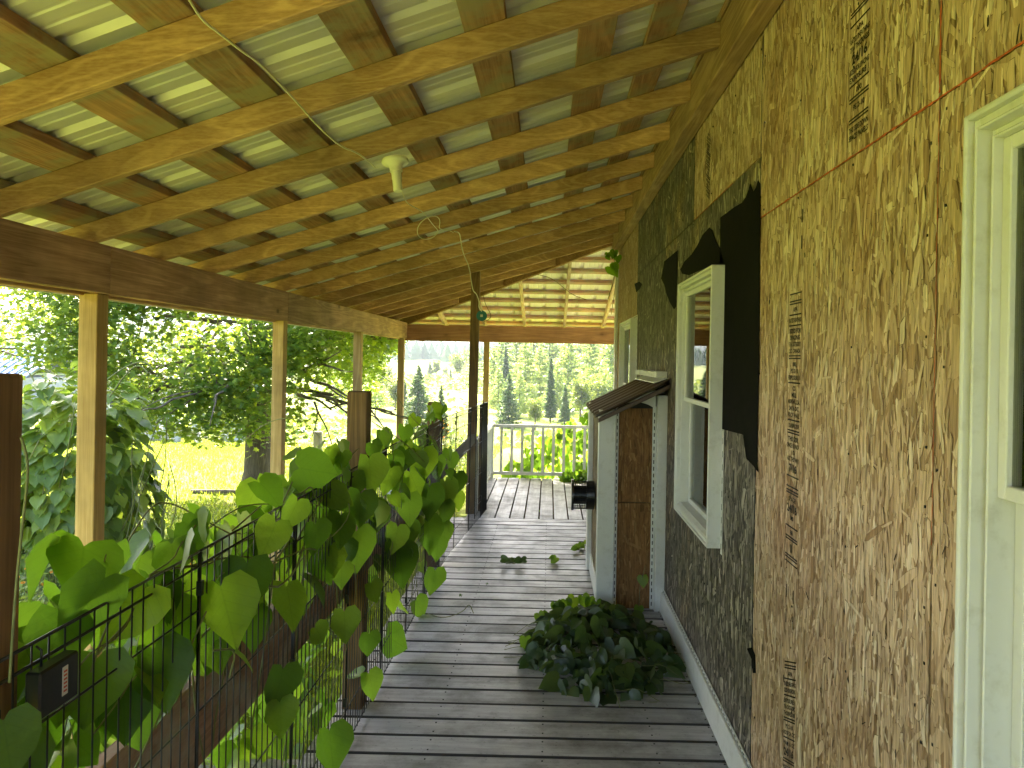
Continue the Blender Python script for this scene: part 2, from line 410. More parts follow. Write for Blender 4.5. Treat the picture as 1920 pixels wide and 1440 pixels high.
while x < 3.2:
    o = link('deck_board', me, deck); o.location = (x, 7.145, random.uniform(-.001, .001)); x += BP
    mo = o.modifiers.new('bevel', 'BEVEL'); mo.width = .003; mo.segments = 1
# nail heads
nm = MB()
yy = -2.4
while yy < 7.0:
    for X in (-.86, -.45, 0.0, .45, .70):
        for dy in (.03, .105):
            nm.box(X-.003, X+.003, yy+dy-.003, yy+dy+.003, 0.0, .0022)
    yy += BP
tag(nm.build('nail_head', M['slot'], deck), kind='stuff')
# a weathered landing step outside the wire fence
stp = empty('garden_step', (-1.3, 2.9, -.28)); tag(stp, 'weathered plank step beside the deck under the vines', 'step')
for k in range(5):
    MB().box(-.36, .36, -.35+k*.145, -.35+k*.145+.138, 0, .035).build('plank', M['greypost'], stp, .003)
MB().box(-.34, -.30, -.33, .35, -.32, -.002).box(.30, .34, -.33, .35, -.32, -.002).build('riser_frame', M['stump'], stp)

# =================================================================== house
house = empty('house', (.75, 3, -.6)); tag(house, 'house wall of bare strand board with white vinyl windows along the porch', 'house')
def hp(o):            # keep world coordinates for children of the offset empty
    o.parent = house; o.matrix_parent_inverse = Matrix.Translation(house.location).inverted(); return o
WX = .735; ZT = 3.0
wins = [(.27, 1.215, .76, 1.95), (3.10, 3.92, .76, 1.95), (6.20, 7.15, .76, 1.90)]
def strands(Y0, Y1, z0, z1, dens=1.0, bw=1.0):
    A = (Y1-Y0)*(z1-z0); n = int(A*2700*dens)
    y = rng.uniform(Y0, Y1, n); z = rng.uniform(z0, z1, n)
    L = rng.gamma(5, .0100, n)+.018; Wd = rng.gamma(3, .0023, n)+.0027
    wide = rng.random(n) < .12; Wd[wide] *= 1.9
    a = rng.normal(0, .22, n); wild = rng.random(n) < .14; a[wild] = rng.uniform(-1.5, 1.5, wild.sum())
    off = rng.random(n)
    pts = np.array([(-1, -.35), (-.55, -1), (.9, -1), (1, .3), (.6, 1), (-.85, 1)], float)
    P = np.repeat(pts[None], n, 0)+rng.uniform(-.18, .18, (n, 6, 2))
    ly = P[:, :, 1]*Wd[:, None]/2*1.0; lz = P[:, :, 0]*L[:, None]/2
    ca, sa = np.cos(a)[:, None], np.sin(a)[:, None]
    yy = ly*ca-lz*sa+y[:, None]; zz = ly*sa+lz*ca+z[:, None]
    yy = np.clip(yy, Y0, Y1); zz = np.clip(zz, z0, z1)
    tilt = rng.normal(0, .035, n)[:, None]
    xx = WX-.0004-off[:, None]*.0022-np.abs(ly*tilt)
    keep = np.ones(n, bool)
    for (a0, a1, b0, b1) in wins:
        keep &= ~((yy.max(1) > a0+.012) & (yy.min(1) < a1-.012) & (zz.max(1) > b0+.012) & (zz.min(1) < b1-.012))
    V = np.stack([xx, yy, zz], 2)[keep]
    pick = rng.random(len(V)) < .35; E = V[pick]; cen = E.mean(1, keepdims=True); dv = E-cen; dn = np.linalg.norm(dv, axis=2, keepdims=True)  # larger dark copies behind some strands paint their edge shadow
    E = E+dv/dn*.0011; E[:, :, 0] = V[pick][:, :, 0]+.00012; E[:, :, 1] = np.clip(E[:, :, 1], Y0, Y1); E[:, :, 2] = np.clip(E[:, :, 2], z0, z1)
    tone = np.clip(.28+.5*rng.random(n)+.12*rng.normal(0, 1, n)+.15*off, 0, 1); dk = rng.random(n) < .10; tone[dk] *= .25
    lt = rng.random(n) < .05; tone[lt] = 1
    return np.concatenate([V, E])[:, ::-1], np.concatenate([tone[keep], np.full(len(E), .0)])
def panel(Y0, Y1, z0, z1, matk, dens=1.0):
    g = .0025; Y0 += g; Y1 -= g; z0 += g; z1 -= g
    rects = [(Y0, Y1, z0, z1)]
    for (a0, a1, b0, b1) in wins:
        a0 += .02; a1 -= .02; b0 += .02; b1 -= .02; nr = []
        for (p, q, r, s) in rects:
            if a1 <= p or a0 >= q or b1 <= r or b0 >= s: nr.append((p, q, r, s)); continue
            if a0 > p: nr.append((p, a0, r, s))
            if a1 < q: nr.append((a1, q, r, s))
            m0, m1 = max(p, a0), min(q, a1)
            if b0 > r: nr.append((m0, m1, r, b0))
            if b1 < s: nr.append((m0, m1, b1, s))
        rects = nr
    V, t = strands(Y0, Y1, z0, z1, dens)
    me = arr_mesh('sheathing_panel', V, M[matk], {'tone': t})
    o = link('sheathing_panel', me); hp(o)
    # the board itself
    bb = MB()
    for (p, q, r, s) in rects: bb.box(WX, WX+.011, p, q, r, s)
    o2 = bb.build('board_core', M[matk]); at2 = o2.data.attributes.new('tone', 'FLOAT', 'FACE'); at2.data.foreach_set('value', [.3]*len(o2.data.polygons))
    o2.parent = o; return o
PAN = {}
PAN['a'] = panel(-2.25, -1.03, 0, 2.05, 'osb', .3); panel(-2.25, -1.03, 2.05, ZT, 'osb', .3)
panel(-1.03, .19, 0, 2.05, 'osb', .3); panel(-1.03, .19, 2.05, ZT, 'osb', .3)
PAN['near'] = panel(.19, 1.405, 0, 2.05, 'osb', 1.2); panel(.19, 1.405, 2.05, ZT, 'osb', 1.2)
PAN['low'] = panel(1.405, 2.605, 0, 2.05, 'osb', 1.3); PAN['up'] = panel(1.405, 2.605, 2.05, ZT, 'osb', 1.3)
PAN['w5'] = panel(2.605, 3.82, 0, 2.27, 'osbw'); PAN['up5'] = panel(2.605, 3.82, 2.27, ZT, 'osb')
panel(3.82, 5.04, 0, 2.27, 'osbw', .8); panel(3.82, 5.04, 2.27, ZT, 'osbw', .8)
panel(5.04, 6.26, 0, 2.27, 'osbw', .7); panel(5.04, 6.26, 2.27, ZT, 'osbw', .7)
panel(6.26, 8.08, 0, 2.27, 'osb', .6); panel(6.26, 8.08, 2.27, ZT, 'osb', .6)
for o in list(bpy.data.objects):
    if o.name.startswith('sheathing_panel') and o.data.materials[0] == M['osbw']: o['label'] = 'grey weathered strand board panel'

# red edge sealer along seams
def ragged(pts, w, seed):
    rr = random.Random(seed); m = MB(); n = len(pts); vs = []
    for (y, z), d in pts:
        a = w*rr.uniform(.3, 1.5); b_ = w*rr.uniform(.3, 1.5)
        if d == 'h': vs += [(WX-.0032, y, z-a), (WX-.0032, y, z+b_)]
        else: vs += [(WX-.0032, y-a, z), (WX-.0032, y+b_, z)]
    m.add(vs, [(2*i, 2*i+1, 2*i+3, 2*i+2) for i in range(n-1)]); return m
hp(ragged([((y, 2.05), 'h') for y in np.arange(.2, 2.6, .012)], .0022, 1).build('edge_paint', M['red']))
hp(ragged([((1.405, z), 'v') for z in np.arange(2.06, 3.0, .012)], .0028, 2).build('edge_paint', M['red']))
hp(ragged([((1.405, z), 'v') for z in np.arange(1.2, 2.04, .012)], .0010, 3).build('edge_paint', M['red']))
hp(ragged([((3.0+0*z, z), 'h') for z in (2.27,)]+[((y, 2.27), 'h') for y in np.arange(3.0, 3.82, .02)], .0015, 4).build('edge_paint', M['red']))
sm = MB(); sm.box(WX-.0033, WX-.002, 2.603, 2.608, 0, ZT-.2)
hp(sm.build('panel_seam', M['slot']))
# nails in the sheathing
nn = MB()
for Yn in (.6, 1.0, 1.38, 1.43, 1.8, 2.2, 2.57, 2.63, 3.0, 3.4, 3.8):
    z = .1
    while z < 2.9:
        yj = Yn+random.uniform(-.012, .012); zj = z+random.uniform(-.03, .03)
        if not any(a < yj < b_ and c < zj < d for a, b_, c, d in wins): nn.box(WX-.0036, WX, yj-.0022, yj+.0022, zj-.0026, zj+.0026)
        z += random.choice((.15, .2, .3))
tag(hp(nn.build('nail', M['slot'])), kind='stuff')
# dark knots and pits in the strand board
V, t = strands(.3, 2.6, .0, 2.95, .05); cen = V.mean(1, keepdims=True); V = cen+(V-cen)*.28; hp(link('dark_fleck', arr_mesh('dark_fleck', V-np.array([.0005, 0, 0]), M['ink'])))['kind'] = 'stuff'

# grade stamps
def stamp(lines, yc, zt, width, parent, lh=.021, slant=0.0, fade=None):
    root = MB(); objs = []
    z = zt
    allv = []; allf = []
    for ln in lines:
        if ln == '=': root.box(WX-.0046, WX-.0042, yc-width/2, yc+width/2, z-.006, z-.002); root.box(WX-.0046, WX-.0042, yc-width/2, yc+width/2, z-.014, z-.010); z -= .020; continue
        if ln == '-': root.box(WX-.0046, WX-.0042, yc-width/2, yc+width/2, z-.007, z-.003); z -= .012; continue
        if ln == '': z -= lh*.6; continue
        sc = 1.0
        if ln[0] == '*': sc = 1.8; ln = ln[1:]
        cu = bpy.data.curves.new('t', 'FONT'); cu.body = ln; cu.size = lh*sc; cu.align_x = 'CENTER'; cu.resolution_u = 2; cu.offset = .0006*sc
        to = bpy.data.objects.new('t', cu); COL.objects.link(to); bpy.context.view_layer.update()
        me = bpy.data.meshes.new_from_object(to); w = max([abs(v.co.x) for v in me.vertices]+[.001])*2
        k = min(1.15, width/w)
        n0 = len(allv)
        for v in me.vertices: allv.append((WX-.0044, yc-v.co.x*k, z-lh*sc*.85+v.co.y))
        for p in me.polygons: allf.append([n0+i for i in p.vertices])
        bpy.data.objects.remove(to); bpy.data.curves.remove(cu); bpy.data.meshes.remove(me)
        z -= lh*sc*1.08
    root.add(allv, allf)
    if slant:
        root.v = [(a, b_, c+slant*(b_-yc)) for a, b_, c in root.v]
    o = root.build('grade_stamp', M['ink']); o.parent = parent; o.matrix_parent_inverse = Matrix.Translation(house.location).inverted() if False else Matrix()
    return o
up_lines = ['=', '', 'APA', '-', 'RATED', 'SHEATHING', '=', 'SIZED FOR', 'SPACING', '-', '', '*8', 'THE EXTERIOR', 'WINNER U.S.A.', 'C/D', 'MILL', '', '=', '', '-', 'APA', 'RATED SHEATHING', '7/16 THICKNESS', '*24/16', 'SIZED FOR SPACING', 'EXPOSURE 1', '-', '000', '=', 'PS 2-10', '', '=', 'THIS SIDE DOWN', 'SPACE PANELS']
stamp(up_lines, 1.775, 2.72, .11, PAN['up'], .0185)
low_lines = ['-', '', '=', 'APA', '-', 'RATED SHEATHING', '-', 'SIZED FOR', 'SPACING', '7/16 CATEGORY', 'LLC  CANADA', '=', '000', 'PS 2-10', 'EXPOSURE 1', '-', 'CS', 'MILL', 'NORTH U.S.A.', '24/16 OC', 'ROOF WALL', '-', '1 SUBFLOOR', '=', 'THIS SIDE', 'SPACE 1/8 INCH', '1/3', 'AXIS THIS WAY', '*7/16', '-', '|     |', '-', '=', 'SPACE', '*24/16', '000', '', '-', '88', '=', '*II', '=', '-']
stamp(low_lines, 2.205, 1.755, .105, PAN['low'], .0185)
stamp(['*I    I', '', '*I    I'], 2.21, .88, .07, PAN['low'], .03)
low2 = ['-', '=', 'APA', '-', 'RATED SHEATHING', 'SIZED FOR SPACING', '-', 'EXPOSURE 1', '7/16 CATEGORY', 'THICKNESS 000', '=', 'PS 2-10', 'ROOF 24 OC', '-', 'WALL 16 OC', '*24/16', '=', 'NORTH U.S.A.', '*8', 'THIS SIDE DOWN', '-', 'SPACE PANELS', '1/8 INCH', '=', 'RATED SHEATHING', 'EXPOSURE 1', '000', '=', '7/16 CATEGORY', 'SIZED FOR SPACING', 'MILL', '-', 'U.S.A.']
stamp(low2, 2.195, .66, .10, PAN['low'], .0175, slant=-.35)
stamp(['*I', '', '*I'], 2.16, 2.0, .05, PAN['low'], .03)
stamp(['APA', 'RATED SHEATHING', '-', 'EXPOSURE 1', '24/16', '=', '7/16 CATEGORY', 'SIZED FOR', '-', 'PS 2-10', '000', '=', 'SPACE PANELS', 'MILL 8', '-', 'THICKNESS', 'NORTH']*1, 3.48, 2.62, .09, PAN['up5'], .018, slant=.5)

# windows
def window(Y0, Y1, z0, z1):
    w = MB()
    def ring(m, a, b_, x0, x1):
        m.box(x0, x1, Y0+a, Y0+b_, z0+a, z1-a); m.box(x0, x1, Y1-b_, Y1-a, z0+a, z1-a)
        m.box(x0, x1, Y0+b_, Y1-b_, z0+a, z0+b_); m.box(x0, x1, Y0+b_, Y1-b_, z1-b_, z1-a)
    ring(w, 0, .010, .672, WX-.001)
    root = w.build('window', M['vinyl'], None, .003); hp(root)
    f = MB()
    ring(f, .0102, .026, .685, .76); ring(f, .0262, .031, .677, .76); ring(f, .0312, .043, .702, .78); ring(f, .0432, .048, .694, .80)
    fo = f.build('window_frame', M['vinyl'], root, .002)
    zm = (z0+z1)/2+.0
    u = MB(); a0, a1 = Y0+.0485, Y1-.0485; b0, b1 = z0+.0485, z1-.0485
    def sash(m, z_0, z_1, x0, x1, w_):
        m.box(x0, x1, a0, a0+w_, z_0, z_1); m.box(x0, x1, a1-w_, a1, z_0, z_1)
        m.box(x0, x1, a0+w_, a1-w_, z_0, z_0+w_); m.box(x0, x1, a0+w_, a1-w_, z_1-w_, z_1)
    sash(u, zm-.02, b1, .709, .733, .022); u.build('sash', M['vinyl'], root, .002)
    l = MB(); sash(l, b0, zm+.018, .738, .762, .026); l.build('sash', M['vinyl'], root, .002)
    MB().box(.719, .722, a0+.02, a1-.02, zm, b1-.02).build('pane', M['glass'], root)
    MB().box(.749, .752, a0+.024, a1-.024, b0+.024, zm-.006).build('pane', M['glass'], root)
    s = MB(); s.hexa([(.680, Y0+.0105, z0+.0102), (.708, Y0+.0105, z0+.0102), (.708, Y1-.0105, z0+.0102), (.680, Y1-.0105, z0+.0102), (.680, Y0+.0105, z0+.034), (.708, Y0+.0105, z0+.047), (.708, Y1-.0105, z0+.047), (.680, Y1-.0105, z0+.034)])
    s.build('sill', M['vinyl'], root, .002)
    fin = MB(); fin.box(.7300, .7312, Y0-.028, Y0-.0005, z0-.02, z1+.028); fin.box(.7300, .7312, Y1+.0005, Y1+.028, z0-.02, z1+.028); fin.box(.7300, .7312, Y0-.0005, Y1+.0005, z1+.0005, z1+.028)
    fin.build('nailing_fin', M['vinyl'], root)
    sl_ = MB(); z = z0
    while z < z1:
        sl_.box(.7292, .7297, Y0-.017, Y0-.012, z, z+.025); z += .055
    y = Y0
    while y < Y1: sl_.box(.7292, .7297, y, y+.025, z1+.012, z1+.017); y += .055
    tag(sl_.build('nail_slot', M['slot'], root), kind='stuff')
    return root
for k, wv in enumerate(wins):
    o = window(*wv); o['label'] = ['white double-hung window nearest the viewer, cut by the frame', 'white double-hung window beside the torn black felt', 'small far white window above the boxed chase'][k]
# a curtain of dull cloth inside each window and the dark room
room = MB()
room.box(3.0, 3.02, -2.2, 8.0, -.2, 3.2); room.box(.80, 3.0, -2.2, 8.0, -.02, 0); room.box(.80, 3.0, -2.2, 8.0, 2.9, 2.92)
hp(room.build('room_lining', M['dark']))
cu = MB()
for (a, b_, c, d) in wins:
    n = 24; vs = []
    for i in range(n+1):
        y = a+.05+(b_-a-.1)*i/n; x = .86+.02*math.sin(i*1.9)
        vs += [(x, y, c), (x, y, d)]
    cu.add(vs, [(2*i, 2*i+1, 2*i+3, 2*i+2) for i in range(n)], True)
M['curtain'] = plain('dull_curtain', (.055, .06, .045), .9)
hp(cu.build('curtain', M['curtain']))
# other walls and roof of the house
ow = MB(); ow.box(.75, 6, 8.085, 8.10, -.6, 3.0); ow.box(.75, 6, -2.3, -2.285, -.6, 3.0); ow.box(6, 6.02, -2.3, 8.1, -.6, 3.0)
hp(ow.build('wall', M['osbm'] if False else M['paintw']))
rf = MB(); rf.hexa([(.5, -2.6, 2.98), (3.4, -2.6, 4.4), (3.4, 8.3, 4.4), (.5, 8.3, 2.98), (.5, -2.6, 3.02), (3.4, -2.6, 4.44), (3.4, 8.3, 4.44), (.5, 8.3, 3.02)])
rf.hexa([(3.4, -2.6, 4.4), (6.3, -2.6, 2.98), (6.3, 8.3, 2.98), (3.4, 8.3, 4.4), (3.4, -2.6, 4.44), (6.3, -2.6, 3.02), (6.3, 8.3, 3.02), (3.4, 8.3, 4.44)])
hp(rf.build('roof', M['brownmetal']))
# foundation skirt
hp(MB().box(.75, .77, -2.3, 8.08, -.7, -.04).build('foundation', M['greypost']))
# base trim and corner trim
def base_trim(x, y0, y1, n=1):
    m = MB(); m.hexa([(x-.014, y0, .004), (x+.004, y0, .004), (x+.004, y1, .004), (x-.014, y1, .004), (x-.008, y0, .125), (x+.004, y0, .125), (x+.004, y1, .125), (x-.008, y1, .125)])
    return m
hp(base_trim(.72, -2.2, 4.545).build('baseboard', M['vinyl'], None, .003))
hp(base_trim(.72, 5.56, 8.08).build('baseboard', M['vinyl'], None, .003))
bl = MB(); bl.box(.724, .7285, -2.2, 4.54, .125, .142); hp(bl.build('trim_flange', M['vinyl']))
y = 0.3; ss = MB()
while y < 4.5: ss.box(.7232, .7238, y, y+.022, .131, .1365); y += .042
tag(hp(ss.build('flange_slot', M['slot'])), kind='stuff')
ct = MB(); ct.box(.705, WX-.001, 7.99, 8.12, .0, 2.62); ct.box(.705, .80, 8.105, 8.125, .0, 2.62)
hp(ct.build('corner_trim', M['vinyl'], None, .003))

# torn black felt
def felt(pts, name='roofing_felt'):
    V = [on_wall(px, py, WX-.0045) for px, py in pts]; n = len(V)
    V2 = [v-Vector((.0018, 0, 0)) for v in V]
    m = MB(); m.add(V2+V, [tuple(range(n)), tuple(range(2*n-1, n-1, -1))]+[(i, (i+1) % n, n+(i+1) % n, n+i) for i in range(n)])
    o = m.build(name, M['felt']); hp(o); return o
felt([(1351, 408), (1362, 400), (1378, 388), (1392, 380), (1400, 368), (1407, 345), (1413, 360), (1418, 352), (1422, 338), (1426, 345), (1425, 500), (1423, 700), (1421, 800), (1420, 862), (1422, 885), (1412, 872), (1400, 860), (1394, 815), (1348, 803)])['label'] = 'large torn sheet of black felt right of the window'
felt([(1279, 513), (1276, 505), (1284, 490), (1296, 478), (1307, 462), (1318, 440), (1330, 427), (1336, 432), (1341, 448), (1352, 470), (1357, 490), (1349, 497), (1330, 500), (1310, 508), (1292, 516)])['label'] = 'torn black felt scrap above the window'
felt([(1246, 490), (1258, 480), (1271, 469), (1270, 520), (1268, 575), (1264, 580), (1256, 566), (1249, 548), (1246, 534), (1240, 522)])['label'] = 'narrow torn black felt scrap left of the window'
felt([(1190, 532), (1199, 528), (1204, 533), (1200, 541), (1193, 548)])
felt([(1401, 1216), (1410, 1214), (1416, 1228), (1417, 1262), (1412, 1262), (1410, 1236)])['label'] = 'small dark gouge in the grey panel'

# ledger
lg = MB(); lg.box(.650, WX-.006, -2.4, 7.9, 2.70, 2.885)
hp(lg.build('ledger', M['ledger'], None, .004))

# =================================================================== porch roof
S0 = .655; SK = .18; SL = .27; ZR = 2.79
def zr(s): return ZR-SL*s          # rafter underside, s = distance out from the wall
def P1(s, Yr, dz): return Vector((S0-s, Yr+SK*s, zr(s)+dz))
porch = empty('porch_roof', (-2.15, 5, -.6)); tag(porch, 'open timber porch roof of rafters and corrugated metal on square posts', 'porch roof')
def pp(o, par=None):
    o.parent = par or porch; o.matrix_parent_inverse = Matrix.Translation(porch.location).inverted(); return o
hipS = lambda Yr: (Yr-7.9)/.945
def hipz(s): return zr(s)
RH = .098
k = -9
while True:
    Yr = 2.95+.61*k
    if Yr+.5 > 10.75: break
    s0 = max(.004, hipS(Yr)+.03); s1 = 3.14
    if s1-s0 > .15:
        m = MB(); t = .019
        a = [P1(s0, Yr-.038, 0), P1(s1, Yr-.038, 0), P1(s1, Yr, 0), P1(s0, Yr, 0)]
        bb = [p+Vector((0, 0, RH)) for p in a]
        m.hexa([a[0], a[3], a[2], a[1], bb[0], bb[3], bb[2], bb[1]])
        pp(m.build('rafter', M['rafter'], None, .003))
    k += 1
# hip rafter
h0 = Vector((.655, 7.9, zr(0)-.02)); h1 = Vector((-2.25, 11.17, zr(2.905)-.02)); d = (h1-h0).normalized(); sd = Vector((-d.y, d.x, 0)).normalized()*.02
up = Vector((0, 0, .16))
m = MB(); m.hexa([h0-sd, h0+sd, h1+sd, h1-sd, h0-sd+up, h0+sd+up, h1+sd+up, h1-sd+up]); pp(m.build('hip_rafter', M['hip'], None, .003))
# purlins
PX = [2.805, 2.455, 2.075, 1.695, 1.275, .89, .50, .235, -.06]
for q, s in enumerate(PX):
    w = .07 if q not in (7,) else .06
    ye = 7.9+1.125*max(0, s-.07)-.02
    y0 = -2.4
    cuts = sorted([y0, random.uniform(1.2, 2.4), random.uniform(4.5, 6.2), ye])
    for c0, c1 in zip(cuts[:-1], cuts[1:]):
        zt = [zr(s+w)+RH+.001, zr(s-w)+RH+.001]
        m = MB(); xo, xi = S0-(s+w), S0-(s-w)
        m.hexa([(xo, c0+.002, zt[0]), (xi, c0+.002, zt[1]), (xi, c1-.002, zt[1]), (xo, c1-.002, zt[0]), (xo, c0+.002, zt[0]+.036), (xi, c0+.002, zt[1]+.036), (xi, c1-.002, zt[1]+.036), (xo, c1-.002, zt[0]+.036)])
        pp(m.build('purlin', M['purlin'], None, .002))
# corrugated sheets over the long slope
def profile(L0, L1, ovl=.0):
    pts = []
    P = .2286; n = int(round((L1-L0)/P))
    for i in range(n+1):
        c = L0+i*P
        for dx, h in ((-.032, 0), (-.014, .019), (.014, .019), (.032, 0)):
            pts.append((c+dx, h))
        if i < n:
            for dx in (.085, .145): pts += [(c+dx-.010, 0), (c+dx-.004, .0035), (c+dx+.004, .0035), (c+dx+.010, 0)]
    return pts
SHW = .9144
y = -2.45; q = 0
while y < 11.2:
    pts = profile(y, y+SHW); vs = []; ok = []
    lift = RH+.0385+(.0012 if q % 2 else 0)
    for (Yr, h) in pts:
        a0 = max(-.12, hipS(Yr)); a1 = 3.32
        if a0 > a1: a0 = a1
        vs += [P1(a0, Yr, lift+h), P1(a1, Yr, lift+h)]
    m = MB(); n = len(pts)
    m.add(vs, [(2*i, 2*i+1, 2*i+3, 2*i+2) for i in range(n-1) if (vs[2*i]-vs[2*i+1]).length > 1e-4 or (vs[2*i+2]-vs[2*i+3]).length > 1e-4])
    if m.f: pp(m.build('roof_sheet', M['tin']))
    y += SHW; q += 1
# second slope round the corner
SL2 = .24
def z2(Y): return 2.045+SL2*(11-Y)
for X in (-1.6, -1.0, -.4, .2, .78, 1.4, 2.0, 2.6, 3.2):
    yt = 7.9+1.125*max(0, .655-X)+.03 if X < .655 else 8.13
    m = MB(); m.hexa([(X, yt, z2(yt)), (X+.038, yt, z2(yt)), (X+.038, 11.6, z2(11.6)), (X, 11.6, z2(11.6)), (X, yt, z2(yt)+RH), (X+.038, yt, z2(yt)+RH), (X+.038, 11.6, z2(11.6)+RH), (X, 11.6, z2(11.6)+RH)])
    pp(m.build('rafter', M['rafter2'], None, .003))
for Y in (8.3, 8.68, 9.06, 9.45, 9.85, 10.22, 10.6, 10.98, 11.32, 11.56):
    xs_ = .655-(Y-7.9)/1.125+.04
    m = MB(); m.hexa([(xs_, Y-.04, z2(Y-.04)+RH+.001), (4.2, Y-.04, z2(Y-.04)+RH+.001), (4.2, Y+.04, z2(Y+.04)+RH+.001), (xs_, Y+.04, z2(Y+.04)+RH+.001), (xs_, Y-.04, z2(Y-.04)+RH+.036), (4.2, Y-.04, z2(Y-.04)+RH+.036), (4.2, Y+.04, z2(Y+.04)+RH+.036), (xs_, Y+.04, z2(Y+.04)+RH+.036)])
    pp(m.build('purlin', M['purlin2'], None, .002))
x = -2.6; q = 0
while x < 4.2:
    pts = profile(x, x+SHW); vs = []
    lift = RH+.0385+(.0012 if q % 2 else 0)
    for (X, h) in pts:
        yt = min(11.75, 7.9+1.125*max(0, .655-X)) if X < .655 else 8.0
        for Y in (yt, 11.75): vs.append(Vector((X, Y, z2(Y)+lift+h)))
    m = MB(); n = len(pts)
    m.add(vs, [(2*i, 2*i+2, 2*i+3, 2*i+1) for i in range(n-1) if (vs[2*i]-vs[2*i+1]).length > 1e-4 or (vs[2*i+2]-vs[2*i+3]).length > 1e-4])
    if m.f: pp(m.build('roof_sheet', M['tin2']))
    x += SHW; q += 1
# eave beam
ZB0, ZB1 = 1.812, 2.043
for a, b_ in ((-2.5, 1.10), (1.103, 3.53), (3.533, 5.93), (5.933, 10.90)):
    pp(MB().box(-2.14, -2.10, a, b_, ZB0, ZB1).build('beam', M['beam'], None, .004))
for a, b_ in ((-2.5, 4.6), (4.603, 11.0)):
    pp(MB().box(-2.215, -2.175, a, b_, ZB0-.012, ZB1).build('beam', M['beam'], None, .004))
pp(MB().box(-2.10+.001, 4.2, 10.90, 10.94, ZB0-.03, ZB1-.03).build('beam', M['beamx'], None, .004))
pp(MB().box(-2.17, 4.2, 10.98, 11.02, ZB0-.03, ZB1-.03).build('beam', M['beamx'], None, .004))
gt = MB(); gt.box(-2.70, -2.685, -2.5, 11.9, 1.85, 1.93); pp(gt.build('eave_trim', M['tin']))
# posts
for i, Y in enumerate((-1.39, 1.03, 3.45, 5.87, 8.29, 10.72)):
    if Y == 1.03: continue
    m = MB().box(-2.20, -2.112, Y, Y+.089, gz(-2.1, Y)-.1, ZB0-.001)
    pp(m.build('post', M['post'], None, .005, 2))
pp(MB().box(-.97, -.89, 10.905, 10.99, -.8, ZB0-.031).build('post', M['post'], None, .005, 2))
pp(MB().box(1.6, 1.69, 10.905, 10.99, -.8, ZB0-.031).build('post', M['post'], None, .005, 2))
m = MB(); m.hexa([(-.80, 7.30, 0), (-.715, 7.30, 0), (-.715, 7.385, 0), (-.80, 7.385, 0), (-.785, 7.30, 2.38), (-.70, 7.30, 2.40), (-.70, 7.385, 2.40), (-.785, 7.385, 2.38)])
o = pp(m.build('post', M['stump'], None, .005, 2)); o['label'] = 'dark brown inner post standing on the deck'

# =================================================================== far white railing
rl = empty('deck_railing', (0, 9.58, 0)); tag(rl, 'low white painted railing with square balusters round the far end of the deck', 'railing')
def rp(o): o.parent = rl; o.matrix_parent_inverse = Matrix.Translation(rl.location).inverted(); return o
rp(MB().box(-.775, 3.2, 9.535, 9.605, .655, .69).build('top_rail', M['paintw'], None, .004))
rp(MB().box(-.735, 3.2, 9.55, 9.59, .04, .08).build('bottom_rail', M['paintw'], None, .003))
x = -.60
bal = MB().box(-.018, .018, -.018, .018, .081, .654).mesh('baluster', M['paintw'])
while x < 3.1:
    o = link('baluster', bal, rl); o.location = (x, -.01, 0); x += .1345
rp(MB().box(-.775, -.705, 7.55, 9.534, .655, .69).build('top_rail', M['paintw'], None, .004))
rp(MB().box(-.76, -.72, 7.55, 9.53, .04, .08).build('bottom_rail', M['paintw'], None, .003))
y = 7.7
while y < 9.5:
    o = link('baluster', bal, rl); o.location = (-.74, y-9.58, 0); y += .1345
rp(MB().box(-.78, -.70, 9.53, 9.61, 0.0, .654).build('newel_post', M['paintw'], None, .004))
rp(MB().box(-.78, -.70, 7.47, 7.549, 0.0, .72).build('newel_post', M['paintw'], None, .004))

# =================================================================== wire fence
wf = empty('wire_fence', (-.8, 1, 0)); tag(wf, 'black wire pet fence on stub posts with a brown plank rail, overgrown with vine', 'fence')
def wp(o): o.parent = wf; o.matrix_parent_inverse = Matrix.Translation(wf.location).inverted(); return o
def fx(y): return -.765 if y < 5.6 else -.765+(y-5.6)*.085
PW = .61
HZ = (1.10, 1.068, .97, .74, .44, .16, .02)
y = 1.03-PW*3; pi = 0
while y < 7.3:
    y1 = min(y+PW, 7.45); m = MB(); n = 16
    lean = random.uniform(-.008, .008)
    for i in range(n+1):
        yy = y+(y1-y)*i/n; r = .0018 if 0 < i < n else .0038
        m.tube([(fx(yy), yy, .015), (fx(yy)+lean, yy, 1.10)], r, 4 if 0 < i < n else 6)
    for z in HZ:
        x0, x1 = fx(y)+lean*z, fx(y1)+lean*z
        m.tube([(x0-.002, y, z), (x1-.002, y1, z)], .0030 if z > 1.05 else .0024, 5)
    wp(m.build('wire_panel', M['wire']))
    clips = MB()
    for z in (1.02, .60, .2): clips.box(fx(y)-.006, fx(y)+.006, y-.006, y+.006, z-.016, z+.016)
    wp(tag(clips.build('panel_clip', M['wire']), kind='stuff'))
    y = y1; pi += 1
